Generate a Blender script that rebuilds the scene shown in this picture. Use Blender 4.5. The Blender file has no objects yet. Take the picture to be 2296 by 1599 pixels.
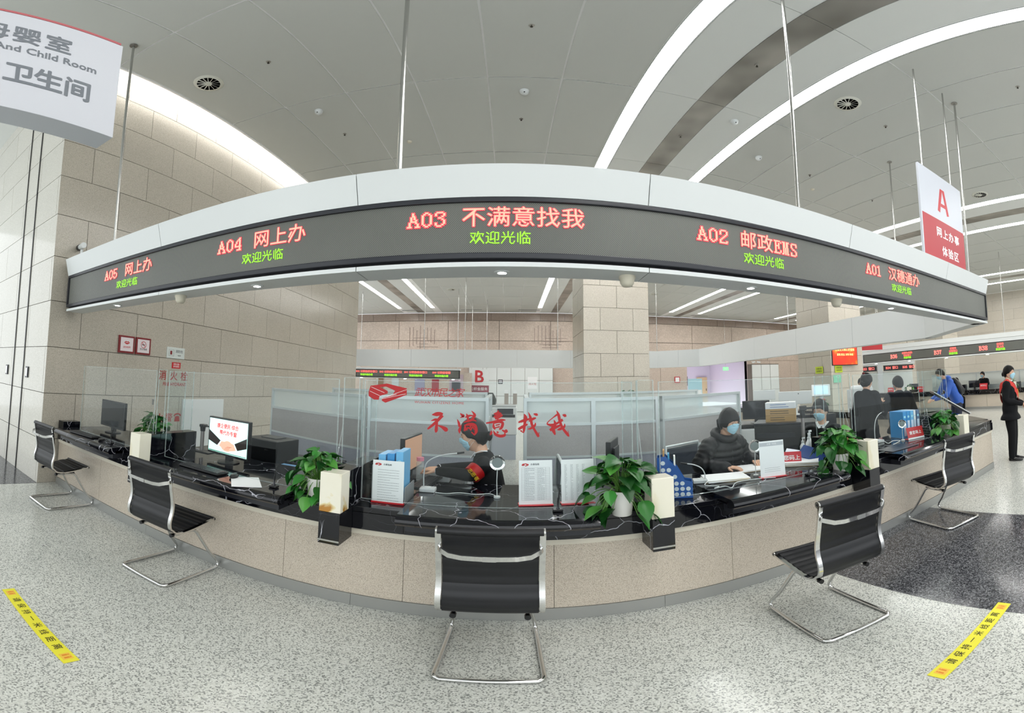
import bpy, bmesh, math, random
from mathutils import Vector, Matrix, Euler
random.seed(7)
PI = math.pi
sc = bpy.context.scene
COL = sc.collection

# ---------------------------------------------------------------- camera
W_, H_, F_ = 2296.0, 1599.0, 906.0
CY_, PITCH, ROLL, YAW = 794.8, .0793, .0064, .0064
cam_data = bpy.data.cameras.new('camera')
cam = bpy.data.objects.new('camera', cam_data); COL.objects.link(cam)
cam_data.type = 'PANO'
tgt = cam_data if hasattr(cam_data, 'panorama_type') else cam_data.cycles
try:
    tgt.panorama_type = 'EQUIRECTANGULAR'
except Exception:
    tgt = cam_data.cycles; tgt.panorama_type = 'EQUIRECTANGULAR'
tgt.longitude_min = -W_/2/F_; tgt.longitude_max = W_/2/F_
tgt.latitude_max = CY_/F_; tgt.latitude_min = -(H_-CY_)/F_
cam_data.clip_start = .05; cam_data.clip_end = 200
def _cam_matrix():
    c, s = math.cos, math.sin
    Rr = Matrix(((c(ROLL), -s(ROLL), 0), (s(ROLL), c(ROLL), 0), (0, 0, 1)))
    Rp = Matrix(((1, 0, 0), (0, c(PITCH), s(PITCH)), (0, -s(PITCH), c(PITCH))))
    Ry = Matrix(((c(YAW), 0, s(YAW)), (0, 1, 0), (-s(YAW), 0, c(YAW))))
    M = Ry @ Rp @ Rr
    f = lambda v: Vector((v[0], v[2], v[1]))
    X = f(M @ Vector((1, 0, 0))); Y = f(M @ Vector((0, 1, 0))); Z = -f(M @ Vector((0, 0, 1)))
    m = Matrix((X, Y, Z)).transposed().to_4x4(); m.translation = (0, 0, 1.6)
    return m
cam.matrix_world = _cam_matrix()
sc.camera = cam

# ---------------------------------------------------------------- world and exposure
world = bpy.data.worlds.new('world'); sc.world = world; world.use_nodes = True
wb = world.node_tree.nodes['Background']; wb.inputs[0].default_value = (.86, .90, .92, 1); wb.inputs[1].default_value = 1.0
sc.view_settings.view_transform = 'Standard'; sc.view_settings.look = 'None'
sc.view_settings.exposure = 1.14; sc.view_settings.gamma = 1.0
try: sc.view_settings.use_curve_mapping = False
except Exception: pass
cy = sc.cycles
cy.max_bounces = 7; cy.diffuse_bounces = 3; cy.glossy_bounces = 3; cy.transmission_bounces = 4
cy.transparent_max_bounces = 24; cy.caustics_reflective = False; cy.caustics_refractive = False
cy.sample_clamp_indirect = 4.0
try: cy.use_denoising = True
except Exception: pass
STRIP_E = 10.0      # strength of the ceiling light strips

# ---------------------------------------------------------------- helpers
def S(h):
    h = h.lstrip('#'); r = [int(h[i:i+2], 16)/255 for i in (0, 2, 4)]
    return tuple(((c/12.92) if c <= .04045 else ((c+.055)/1.055)**2.4) for c in r) + (1,)
MATS = {}
def mat(name, col='#808080', rough=.5, metal=0., emit=None, es=1., coat=0., spec=None, alpha=None):
    if name in MATS: return MATS[name]
    m = bpy.data.materials.new(name); m.use_nodes = True; MATS[name] = m
    b = m.node_tree.nodes['Principled BSDF']
    b.inputs['Base Color'].default_value = S(col) if isinstance(col, str) else col
    b.inputs['Roughness'].default_value = rough; b.inputs['Metallic'].default_value = metal
    if coat: b.inputs['Coat Weight'].default_value = coat; b.inputs['Coat Roughness'].default_value = .05
    if spec is not None: b.inputs['Specular IOR Level'].default_value = spec
    if emit: b.inputs['Emission Color'].default_value = S(emit) if isinstance(emit, str) else emit; b.inputs['Emission Strength'].default_value = es
    return m
def nd(m, t, **kw):
    n = m.node_tree.nodes.new(t)
    for k, v in kw.items():
        if k in n.inputs: n.inputs[k].default_value = v
        else: setattr(n, k, v)
    return n
def lk(m, a, ao, b, bi): m.node_tree.links.new(a.outputs[ao], b.inputs[bi])
def bsdf(m): return m.node_tree.nodes['Principled BSDF']
def ramp(m, pts, interp='LINEAR'):
    r = nd(m, 'ShaderNodeValToRGB'); cr = r.color_ramp; cr.interpolation = interp
    while len(cr.elements) < len(pts): cr.elements.new(.5)
    for e, (p, c) in zip(cr.elements, pts): e.position = p; e.color = S(c) if isinstance(c, str) else c
    return r
def speckle(name, base, spots, scale, rough=.3, coat=0., mottle=.06, objvar=0.):
    """granite / terrazzo: voronoi grains coloured by a ramp plus slow mottling"""
    if name in MATS: return MATS[name]
    m = mat(name, base, rough, coat=coat)
    tc = nd(m, 'ShaderNodeNewGeometry')
    v = nd(m, 'ShaderNodeTexVoronoi', Scale=scale); lk(m, tc, 'Position', v, 'Vector')
    sep = nd(m, 'ShaderNodeSeparateColor'); lk(m, v, 'Color', sep, 0)
    r = ramp(m, spots, 'CONSTANT'); lk(m, sep, 0, r, 0)
    n = nd(m, 'ShaderNodeTexNoise', Scale=1.3, Detail=3.); lk(m, tc, 'Position', n, 'Vector')
    mx = nd(m, 'ShaderNodeHueSaturation'); lk(m, r, 0, mx, 'Color')
    mr = nd(m, 'ShaderNodeMapRange'); mr.inputs[1].default_value = .3; mr.inputs[2].default_value = .7
    mr.inputs[3].default_value = 1-mottle; mr.inputs[4].default_value = 1+mottle
    lk(m, n, 0, mr, 0)
    if objvar:
        oi = nd(m, 'ShaderNodeObjectInfo'); m2 = nd(m, 'ShaderNodeMath', operation='MULTIPLY_ADD')
        m2.inputs[1].default_value = objvar; lk(m, oi, 'Random', m2, 0); lk(m, mr, 0, m2, 2); lk(m, m2, 0, mx, 'Value')
    else: lk(m, mr, 0, mx, 'Value')
    lk(m, mx, 0, bsdf(m), 'Base Color')
    return m
def granite(name, cols, scale=260, rough=.35, **k):
    n = len(cols); return speckle(name, cols[0], [(i/n, c) for i, c in enumerate(cols)], scale, rough, **k)
def marble(name='black_marble', rough=.07, dens=1.0, lo=.42, hi=.50, lo2=.38, hi2=.47):
    if name in MATS: return MATS[name]
    m = mat(name, '#0c0d12', rough)
    g = nd(m, 'ShaderNodeNewGeometry')
    n = nd(m, 'ShaderNodeTexNoise', Scale=2.2, Detail=4.); lk(m, g, 'Position', n, 'Vector')
    va = nd(m, 'ShaderNodeVectorMath', operation='MULTIPLY_ADD'); va.inputs[1].default_value = (.55, .55, .55)
    lk(m, n, 'Color', va, 0); lk(m, g, 'Position', va, 2)
    v = nd(m, 'ShaderNodeTexVoronoi', Scale=2.1*dens, feature='DISTANCE_TO_EDGE'); lk(m, va, 0, v, 'Vector')
    r = ramp(m, [(0, '#cfcfd6'), (.0028, '#8d8f99'), (.008, '#0d0e14'), (1, '#0b0c11')]); lk(m, v, 0, r, 0)
    v2 = nd(m, 'ShaderNodeTexVoronoi', Scale=9.*dens, feature='DISTANCE_TO_EDGE'); lk(m, va, 0, v2, 'Vector')
    r2 = ramp(m, [(0, '#6c6e78'), (.007, '#0d0e14'), (1, '#0b0c11')]); lk(m, v2, 0, r2, 0)
    n2 = nd(m, 'ShaderNodeTexNoise', Scale=1.7, Detail=2.); lk(m, g, 'Position', n2, 'Vector')
    rr = ramp(m, [(lo, (0, 0, 0, 1)), (hi, (1, 1, 1, 1))]); lk(m, n2, 0, rr, 0)
    rr2 = ramp(m, [(lo2, (1, 1, 1, 1)), (hi2, (0, 0, 0, 1))]); lk(m, n2, 0, rr2, 0)
    mm = nd(m, 'ShaderNodeMix', data_type='RGBA', blend_type='MULTIPLY'); mm.inputs[0].default_value = 1
    lk(m, r, 0, mm, 6); lk(m, rr, 0, mm, 7)
    mm2 = nd(m, 'ShaderNodeMix', data_type='RGBA', blend_type='MULTIPLY'); mm2.inputs[0].default_value = 1
    lk(m, r2, 0, mm2, 6); lk(m, rr2, 0, mm2, 7)
    ad = nd(m, 'ShaderNodeMix', data_type='RGBA', blend_type='LIGHTEN'); ad.inputs[0].default_value = 1
    lk(m, mm, 2, ad, 6); lk(m, mm2, 2, ad, 7)
    ad2 = nd(m, 'ShaderNodeMix', data_type='RGBA', blend_type='LIGHTEN'); ad2.inputs[0].default_value = 1
    ad2.inputs[7].default_value = S('#0d0e14'); lk(m, ad, 2, ad2, 6)
    lk(m, ad2, 2, bsdf(m), 'Base Color')
    return m
def brushed(name, c1, c2, rough=.3, scale=(2, 2, 30)):
    if name in MATS: return MATS[name]
    m = mat(name, c1, rough, .55)
    g = nd(m, 'ShaderNodeNewGeometry'); mp = nd(m, 'ShaderNodeMapping'); mp.inputs['Scale'].default_value = scale
    lk(m, g, 'Position', mp, 0); n = nd(m, 'ShaderNodeTexNoise', Scale=1.4, Detail=2.); lk(m, mp, 0, n, 'Vector')
    r = ramp(m, [(.35, c1), (.65, c2)]); lk(m, n, 0, r, 0); lk(m, r, 0, bsdf(m), 'Base Color'); return m
def ledpanel(name='led_matrix', pitch=.0125, axis='XZ'):
    if name in MATS: return MATS[name]
    m = mat(name, '#3a3c38', .45)
    g = nd(m, 'ShaderNodeNewGeometry'); sp = nd(m, 'ShaderNodeSeparateXYZ'); lk(m, g, 'Position', sp, 0)
    outs = []
    for a in axis:
        k = nd(m, 'ShaderNodeMath', operation='MULTIPLY'); k.inputs[1].default_value = 2*PI/pitch; lk(m, sp, a, k, 0)
        s = nd(m, 'ShaderNodeMath', operation='SINE'); lk(m, k, 0, s, 0); outs.append(s)
    mu = nd(m, 'ShaderNodeMath', operation='MULTIPLY'); lk(m, outs[0], 0, mu, 0); lk(m, outs[1], 0, mu, 1)
    r = ramp(m, [(0., '#2e302d'), (.45, '#454743'), (.8, '#8f918a')]); ma = nd(m, 'ShaderNodeMath', operation='MULTIPLY_ADD'); ma.inputs[1].default_value = .5; ma.inputs[2].default_value = .5
    lk(m, mu, 0, ma, 0); lk(m, ma, 0, r, 0)
    n = nd(m, 'ShaderNodeTexNoise', Scale=1.1); lk(m, g, 'Position', n, 'Vector')
    hs = nd(m, 'ShaderNodeHueSaturation'); lk(m, r, 0, hs, 'Color'); mr = nd(m, 'ShaderNodeMapRange'); mr.inputs[3].default_value = .75; mr.inputs[4].default_value = 1.3
    lk(m, n, 0, mr, 0); lk(m, mr, 0, hs, 'Value'); lk(m, hs, 0, bsdf(m), 'Base Color'); return m
def glass(name, tint=(.965, .985, .985, 1), refl=.08, rough=.02, frost=0.):
    """thin clear sheet: transparent mixed with a mirror-like coat (and some white when frosted)"""
    if name in MATS: return MATS[name]
    m = bpy.data.materials.new(name); m.use_nodes = True; MATS[name] = m; nt = m.node_tree; nt.nodes.clear()
    out = nt.nodes.new('ShaderNodeOutputMaterial'); tr = nt.nodes.new('ShaderNodeBsdfTransparent'); tr.inputs[0].default_value = tint
    gl = nt.nodes.new('ShaderNodeBsdfGlossy'); gl.inputs['Roughness'].default_value = rough; gl.inputs[0].default_value = (.9, .95, .95, 1)
    lw = nt.nodes.new('ShaderNodeLayerWeight'); lw.inputs[0].default_value = .5
    pw = nt.nodes.new('ShaderNodeMath'); pw.operation = 'POWER'; pw.inputs[1].default_value = 4.; nt.links.new(lw.outputs['Facing'], pw.inputs[0])
    mx = nt.nodes.new('ShaderNodeMixShader'); nt.links.new(tr.outputs[0], mx.inputs[1]); nt.links.new(gl.outputs[0], mx.inputs[2])
    ma = nt.nodes.new('ShaderNodeMath'); ma.operation = 'MULTIPLY_ADD'; ma.inputs[1].default_value = .16; ma.inputs[2].default_value = refl*.17; nt.links.new(pw.outputs[0], ma.inputs[0]); ma.use_clamp = True
    nt.links.new(ma.outputs[0], mx.inputs[0]); last = mx
    if frost:
        df = nt.nodes.new('ShaderNodeBsdfDiffuse'); df.inputs[0].default_value = (.8, .86, .85, 1)
        m2 = nt.nodes.new('ShaderNodeMixShader'); m2.inputs[0].default_value = frost
        nt.links.new(mx.outputs[0], m2.inputs[1]); nt.links.new(df.outputs[0], m2.inputs[2]); last = m2
    nt.links.new(last.outputs[0], out.inputs[0]); return m

def smooth_path(pts, k=4):
    pts = [Vector(q) for q in pts]; P = []
    for i in range(len(pts)-1):
        p0, p1, p2, p3 = [pts[max(0, min(len(pts)-1, i+j))] for j in (-1, 0, 1, 2)]
        for q in range(k): u = q/k; P.append(.5*((2*p1)+(-p0+p2)*u+(2*p0-5*p1+4*p2-p3)*u*u+(-p0+3*p1-3*p2+p3)*u**3))
    P.append(pts[-1]); return P
class MB:
    """collects shapes into one bmesh; build() links them as one object"""
    def __init__(s): s.bm = bmesh.new()
    def box(s, x0, x1, y0, y1, z0, z1, bev=0., M=None):
        r = bmesh.ops.create_cube(s.bm, size=1); vs = r['verts']
        T = Matrix.Translation(((x0+x1)/2, (y0+y1)/2, (z0+z1)/2)) @ Matrix.Diagonal((abs(x1-x0), abs(y1-y0), abs(z1-z0), 1))
        bmesh.ops.transform(s.bm, matrix=T, verts=vs)
        if bev:
            es = list({e for v in vs for e in v.link_edges})
            rr = bmesh.ops.bevel(s.bm, geom=es, offset=bev, segments=2, affect='EDGES', profile=.5)
            vs = list({v for f in rr['faces'] for v in f.verts} | {v for v in vs if v.is_valid})
        if M is not None: bmesh.ops.transform(s.bm, matrix=M, verts=[v for v in vs if v.is_valid])
        return s
    def cyl(s, a, b, r, r2=None, n=16, caps=True):
        a, b = Vector(a), Vector(b); d = b-a
        q = d.to_track_quat('Z', 'Y').to_matrix().to_4x4()
        bmesh.ops.create_cone(s.bm, cap_ends=caps, cap_tris=False, segments=n, radius1=r, radius2=r if r2 is None else r2, depth=d.length,
                              matrix=Matrix.Translation((a+b)/2) @ q)
        return s
    def sph(s, c, r, n=12, sc_=(1, 1, 1), M=None):
        T = Matrix.Translation(c) @ (M if M is not None else Matrix()) @ Matrix.Diagonal((*sc_, 1))
        bmesh.ops.create_uvsphere(s.bm, u_segments=n, v_segments=max(6, n*2//3), radius=r, matrix=T); return s
    def tube(s, pts, r, n=8, closed=False, sq=None):
        """round (or rectangular with sq=(w,h)) bar swept along points"""
        pts = [Vector(p) for p in pts]; N = len(pts); rings = []
        rs = r if isinstance(r, (list, tuple)) else [r]*N
        up = None
        for i, p in enumerate(pts):
            if closed: t = pts[(i+1) % N]-pts[i-1]
            else: t = (pts[min(i+1, N-1)]-pts[max(i-1, 0)])
            t.normalize()
            if up is None:
                up = Vector((0, 0, 1)) if abs(t.z) < .9 else Vector((0, 1, 0))
            side = t.cross(up)
            if side.length < 1e-5: side = t.orthogonal()
            side.normalize(); u2 = side.cross(t).normalized(); up = u2
            if sq: offs = [(-sq[0]/2, -sq[1]/2), (sq[0]/2, -sq[1]/2), (sq[0]/2, sq[1]/2), (-sq[0]/2, sq[1]/2)]
            else: offs = [(rs[i]*math.cos(2*PI*k/n), rs[i]*math.sin(2*PI*k/n)) for k in range(n)]
            rings.append([s.bm.verts.new(p+side*a+u2*b) for a, b in offs])
        m = len(rings[0])
        for i in range(N if closed else N-1):
            A, B = rings[i], rings[(i+1) % N]
            for k in range(m):
                try: s.bm.faces.new((A[k], A[(k+1) % m], B[(k+1) % m], B[k]))
                except ValueError: pass
        if not closed:
            for R_ in (rings[0][::-1], rings[-1]):
                try: s.bm.faces.new(R_)
                except ValueError: pass
        return s
    def lathe(s, prof, n=24, c=(0, 0, 0), caps=True):
        rings = [[s.bm.verts.new((c[0]+r*math.cos(2*PI*k/n), c[1]+r*math.sin(2*PI*k/n), c[2]+z)) for k in range(n)] for r, z in prof]
        for A, B in zip(rings, rings[1:]):
            for k in range(n): s.bm.faces.new((A[k], A[(k+1) % n], B[(k+1) % n], B[k]))
        if caps and prof[0][0] > 1e-6: s.bm.faces.new(rings[0][::-1])
        if caps and prof[-1][0] > 1e-6: s.bm.faces.new(rings[-1])
        return s
    def prism(s, poly, z0, z1, M=None):
        a = [s.bm.verts.new((x, y, z0)) for x, y in poly]; b = [s.bm.verts.new((x, y, z1)) for x, y in poly]; n = len(poly)
        s.bm.faces.new(a[::-1]); s.bm.faces.new(b)
        for k in range(n): s.bm.faces.new((a[k], a[(k+1) % n], b[(k+1) % n], b[k]))
        if M is not None: bmesh.ops.transform(s.bm, matrix=M, verts=a+b)
        return s
    def quad(s, *p):
        s.bm.faces.new([s.bm.verts.new(q) for q in p]); return s
    def sheet(s, rows):
        g = [[s.bm.verts.new(p) for p in r] for r in rows]
        for A, B in zip(g, g[1:]):
            for k in range(len(A)-1): s.bm.faces.new((A[k], A[k+1], B[k+1], B[k]))
        return s
    def build(s, name, m, parent=None, smooth=None, loc=None):
        bmesh.ops.recalc_face_normals(s.bm, faces=s.bm.faces)
        me = bpy.data.meshes.new(name); s.bm.to_mesh(me); s.bm.free(); me.materials.append(m)
        return link(name, me, parent, smooth, loc)
def link(name, me, parent=None, smooth=None, loc=None):
    o = bpy.data.objects.new(name, me); COL.objects.link(o)
    if parent is not None: o.parent = parent
    if loc is not None: o.location = loc
    if smooth is not None:
        for p in me.polygons: p.use_smooth = True
        try: me.set_sharp_from_angle(angle=math.radians(smooth))
        except Exception: pass
    return o
def tag(o, label=None, cat=None, group=None, kind=None):
    if label: o['label'] = label
    if cat: o['category'] = cat
    if group: o['group'] = group
    if kind: o['kind'] = kind
    return o
def thing(name, label, cat, loc=(0, 0, 0), rz=0., group=None):
    o = bpy.data.objects.new(name, None); COL.objects.link(o); o.empty_display_size = .1
    o.location = loc; o.rotation_euler = (0, 0, rz); return tag(o, label, cat, group)
def struct(o): o['kind'] = 'structure'; return o
def copy_tree(o, parent=None):
    c = o.copy(); COL.objects.link(c)
    if parent is not None: c.parent = parent
    for ch in list(o.children): copy_tree(ch, c)
    return c
def place(src, loc, rz=0., label=None, group=None, used=set()):
    """the first call uses the thing itself, later calls copy it with its parts"""
    if src.name in used: o = copy_tree(src)
    else: o = src; used.add(src.name)
    o.location = loc; o.rotation_euler = (0, 0, rz)
    if label: o['label'] = label
    if group: o['group'] = group
    return o
_fc = [0]
def text(body, size, M, m, name='lettering', parent=None, bold=0., spread=0., sx=1., depth=.0005, align='CENTER', space=1., shear=0., res=2):
    """flat lettering in the text's own XY plane, moved by M; M is in the parent's space"""
    cu = bpy.data.curves.new('t', 'FONT'); cu.body = body; cu.size = size; cu.extrude = 0. if spread else depth; cu.offset = bold
    cu.align_x = align; cu.align_y = 'CENTER'; cu.resolution_u = res; cu.space_character = space; cu.shear = shear
    o = bpy.data.objects.new('t', cu); COL.objects.link(o)
    dg = bpy.context.evaluated_depsgraph_get()
    me = bpy.data.meshes.new_from_object(o.evaluated_get(dg)); bpy.data.objects.remove(o); bpy.data.curves.remove(cu)
    if spread:      # a bolder face: the same glyphs laid over each other in a small ring
        bm = bmesh.new()
        for k in range(8):
            n0 = len(bm.verts); bm.from_mesh(me); bm.verts.ensure_lookup_table()
            for v in bm.verts[n0:]: v.co.x += spread*math.cos(k*PI/4); v.co.y += spread*math.sin(k*PI/4); v.co.z += .00004*k+.0002
        bm.to_mesh(me); bm.free()
    me.transform(M @ Matrix.Diagonal((sx, 1, 1, 1))); me.materials.clear(); me.materials.append(m)
    return link(name, me, parent)
def facing(loc, d='-Y', tilt=0.):
    """matrix that stands a text up so that it is read by someone looking along the opposite of d"""
    rz = {'-Y': 0, '+X': PI/2, '-X': -PI/2, '+Y': PI}[d] if isinstance(d, str) else d
    return Matrix.Translation(loc) @ Matrix.Rotation(rz, 4, 'Z') @ Matrix.Rotation(PI/2-tilt, 4, 'X')
def arc(c, r, a0, a1, n, plane='YZ', x=0.):
    out = []
    for i in range(n+1):
        a = math.radians(a0+(a1-a0)*i/n); u, v = c[0]+r*math.cos(a), c[1]+r*math.sin(a)
        out.append((x, u, v) if plane == 'YZ' else ((u, v, x) if plane == 'XY' else (u, x, v)))
    return out

# ---------------------------------------------------------------- shared materials
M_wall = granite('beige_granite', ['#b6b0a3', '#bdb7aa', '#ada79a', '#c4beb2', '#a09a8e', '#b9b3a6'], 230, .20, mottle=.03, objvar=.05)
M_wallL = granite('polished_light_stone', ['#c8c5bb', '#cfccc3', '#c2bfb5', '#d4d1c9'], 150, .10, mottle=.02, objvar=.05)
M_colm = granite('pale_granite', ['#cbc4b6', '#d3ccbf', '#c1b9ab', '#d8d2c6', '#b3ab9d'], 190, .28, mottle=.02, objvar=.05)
M_join = mat('dark_joint', '#6f665c', .8)
M_cgran = granite('counter_granite', ['#c0b4a4', '#c9beae', '#b5a999', '#cfc5b6', '#94897d', '#c4b8a8', '#d2c9bb'], 400, .25, mottle=.03)
M_floor = granite('light_terrazzo', ['#cdcfc8', '#d4d6cf', '#c4c6bf', '#dadcd6', '#8a8c88', '#cdcfc8', '#a4a6a1'], 150, .18, mottle=.015)
M_floorD = granite('dark_granite', ['#45464a', '#56575b', '#35363a', '#6a6b6e', '#2a2b2f', '#808184'], 120, .14, mottle=.05)
M_marb = marble(); M_marbV = marble('veined_black_marble', .06, 1.5, .2, .3, .50, .60)
M_onyx = mat('cream_onyx', '#e6e2d0', .25, coat=.3)
M_white = mat('white_paint', '#d9dddd', .35)
M_whiteS = mat('white_smooth_panel', '#dfe3e2', .4)
M_ceil = mat('grey_ceiling_panel', '#cbcdc9', .55)
M_ceil2 = mat('pale_ceiling_panel', '#e3e6e4', .45)
M_cback = mat('ceiling_joint', '#ffffff', .6)
M_strip = mat('light_strip_diffuser', '#ffffff', .5, emit=(1, .985, .96, 1), es=STRIP_E)
M_metal = brushed('brushed_steel', '#b5b2ac', '#85827d', .3, (.8, .8, .8))
M_skirt = mat('steel_skirting', '#a8a9a6', .35, .6)
M_chrome = mat('chrome', '#d9d9d8', .08, 1.)
M_steel = mat('satin_steel', '#b9b9b6', .25, 1.)
M_black = mat('black_plastic', '#0e0f12', .35)
M_blackm = mat('black_leather', '#0b0c11', .42)
M_dark = mat('dark_frame', '#23252c', .3)
M_led = ledpanel()
M_ledY = ledpanel('led_matrix_side', axis='YZ')
M_red = mat('red_print', '#c01f27', .4)
M_redHalo = mat('led_red_halo', '#100606', .5, emit=(1., .07, .10, 1), es=.62)  # colour of the painted glow around the red letters
M_redC = mat('led_red_core', '#100806', .5, emit=(1., .36, .25, 1), es=.85)
M_redM = mat('led_red_small', '#100806', .5, emit=(1., .16, .13, 1), es=.7)
M_grnT = mat('led_green', '#081004', .5, emit=(.34, .9, .03, 1), es=.62)
M_glass = glass('clear_acrylic')
M_edge = glass('acrylic_edge', tint=(.82, .86, .86, 1), refl=.25, frost=.2)
M_paper = mat('white_paper', '#f0f1f2', .6)
M_wtext = mat('white_print', '#f2f2f2', .5)
M_gtext = mat('grey_print', '#5a5f66', .5)
M_ktext = mat('black_print', '#202020', .6)
# ================================================================= SETTING
HC = 6.39
# ---- floor
fl = MB().box(-14, 26, -9, 26, -.12, 0).build('floor', M_floor); struct(fl)
MB().box(2.15, 3.95, -9, 2.44, -.01, .002).build('dark_granite_band', M_floorD, fl)
MB().box(-14, -4.84, 1.69, 2.19, -.01, .002).build('dark_granite_band', M_floorD, fl)
MB().box(3.95, 26, -2.6, -1.0, -.01, .002).build('dark_granite_band', M_floorD, fl)

# ---- ceiling: a pale backing with grey panels hung just under it
ceil = MB().box(-4.42, 26, -9, 12.2, HC+.012, HC+.1).box(-14, 26, 12.2, 26, HC+.012, HC+.1).build('ceiling', M_cback); struct(ceil)
YL = [2.66+2.32*k for k in range(-4, 10)]+[25.8]
_pm = {}
def panel(x0, x1, y0, y1, m, g=.013):
    w, d = round(x1-x0, 3), round(y1-y0, 3); k = (w, d, m.name)
    if k not in _pm:
        b = MB().box(-w/2+g, w/2-g, -d/2+g, d/2-g, 0, .008)
        o = b.build('ceiling_panel', m, ceil); _pm[k] = o.data
    else: o = link('ceiling_panel', _pm[k], ceil)
    o.location = ((x0+x1)/2, (y0+y1)/2, HC); return o
def zone(xs, m, g=.013, ya=-99, yb=99):
    for x0, x1 in zip(xs, xs[1:]):
        for y0, y1 in zip(YL, YL[1:]):
            if y0 >= ya-.01 and y1 <= yb+.01: panel(x0, x1, y0, y1, m, g)
XL = [-4.40, -3.34, -2.32, -1.31, -.32, .67, 1.70]
zone(XL, M_ceil)
zone([-11.9, -10.6, -9.3, -8.1, -6.98], M_ceil, ya=11.9)
def striplight(x0, x1, ya, yb, label):
    t = thing('strip_light', label, 'strip light', ((x0+x1)/2, (ya+yb)/2, HC-.004))
    w, l = (x1-x0)/2, (yb-ya)/2
    b = MB().box(-w, -w+.012, -l, l, 0, .015).box(w-.012, w, -l, l, 0, .015).box(-w+.012, w-.012, -l, -l+.02, 0, .015).box(-w+.012, w-.012, l-.02, l, 0, .015).build('trim_frame', M_white, t)
    MB().box(-w+.012, w-.012, -l+.02, l-.02, .004, .014).build('diffuser', M_strip, t)
    return t
def pair(x, ya, yb, l1, l2, l3):
    """two light strips with a brushed metal channel between them, x is the left strip"""
    striplight(x, x+.27, ya, yb, l1); striplight(x+2.12, x+2.38, ya, yb, l2)
    zone([x+.28, x+.96], M_ceil2, .004, ya=ya-2.5); zone([x+1.42, x+2.10], M_ceil2, .004, ya=ya-2.5)
    t = thing('metal_channel', l3, 'ceiling channel', (x+1.19, 0, HC-.002))
    for y0, y1 in [(a_, b_) for a_, b_ in zip(YL, YL[1:])]:
        if y0 < ya-2.5: continue
        if x > 0 and y0 < 12.1 and y1 > 10.4:
            y0, y1 = (y0, 10.3) if y0 < 10.3 else (12.2, y1)
            if y1-y0 < .2: continue
        k = ('ch', round(y1-y0, 3))
        if k not in _pm:
            o = MB().box(-.225, .225, -(y1-y0)/2+.004, (y1-y0)/2-.004, 0, .010).build('steel_plate', M_metal, t); _pm[k] = o.data
        else: o = link('steel_plate', _pm[k], t)
        o.location = (0, (y0+y1)/2, 0)
pair(1.70, -6.6, 24.2, 'long ceiling light strip nearest the middle, passing left of the middle stone column',
     'second long ceiling light strip, right of the brushed metal channel', 'brushed metal ceiling channel between the two near light strips')
XR = [4.09, 5.10, 6.11, 7.13, 8.14, 9.16, 10.16]
zone(XR, M_ceil)
pair(10.18, -6.6, 24.2, 'distant ceiling light strip behind the letter A hanging sign', 'distant light strip behind the lower half of the letter A sign',
     'brushed metal ceiling channel right of the letter A sign')
zone([12.58, 13.8, 15.0, 16.2, 17.5, 18.72], M_ceil)
pair(18.75, -6.6, 24.2, 'farthest visible ceiling light strip at the right edge of the hall', 'last ceiling light strip near the far right wall', 'brushed metal channel near the far right wall')
zone([21.15, 22.4, 23.7], M_ceil)
pair(-6.97, 12.4, 24.2, 'short looking light strip far behind, leftmost under the canopy', 'second light strip from the left seen under the canopy beside the stone wall', 'brushed metal channel between the two light strips at far left')

# ---- left stone wall with separate slabs
def slabs(parent, origin, u, length, n0, n1, sw, ch, m, stagger=.5, gap=.004, th=.03, name='stone_slab', zmax=None, share=None):
    """courses of slabs on a plane: origin, unit vector u along the wall, outward normal n = u x z"""
    u = Vector(u); n = u.cross(Vector((0, 0, 1))); share = {} if share is None else share
    for c in range(n0, n1):
        z0, z1 = c*ch, (c+1)*ch
        if zmax: z1 = min(z1, zmax)
        if z1-z0 < .05: continue
        s = -sw*((c % 2)*stagger)
        while s < length-.01:
            a, b = max(0, s), min(length, s+sw); s += sw
            if b-a < .03: continue
            k = (round(b-a, 2), round(z1-z0, 2))
            if k not in share:
                o = MB().box(-(b-a)/2+gap, (b-a)/2-gap, 0, th, -(z1-z0)/2+gap, (z1-z0)/2-gap).build(name, m, parent); share[k] = o.data
            else: o = link(name, share[k], parent)
            o.matrix_local = Matrix.Translation(Vector(origin)+u*((a+b)/2)+Vector((0, 0, (z0+z1)/2))) @ Matrix(((u.x, -n.x, 0), (u.y, -n.y, 0), (0, 0, 1))).to_4x4()
CH = .616
wl = MB().box(-14, -4.87, 2.22, 12.1, 0, 7.0).build('wall_left', M_join); struct(wl)
slabs(wl, (-4.84, 2.19, 0), (0, 1, 0), 9.95, 0, 11, .96, CH, M_wall)
slabs(wl, (-14.0, 2.19, 0), (1, 0, 0), 9.16, 0, 11, 1.30, CH, M_wallL, name='polished_panel')
# two vertical door joints and finger pulls in the polished front of the wall block
tr = MB()
for x in (-6.08, -5.64): tr.box(x-.012, x+.012, 2.178, 2.2, 0, 6.39)
tr.build('door_joint', M_black, wl)
for x in (-6.37, -5.47):
    p = MB().box(x-.05, x+.05, 2.172, 2.19, 1.40, 1.56, .004).build('finger_pull', M_dark, wl)
    MB().box(x-.032, x+.032, 2.168, 2.174, 1.42, 1.54).build('pull_plate', M_steel, p)
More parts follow.
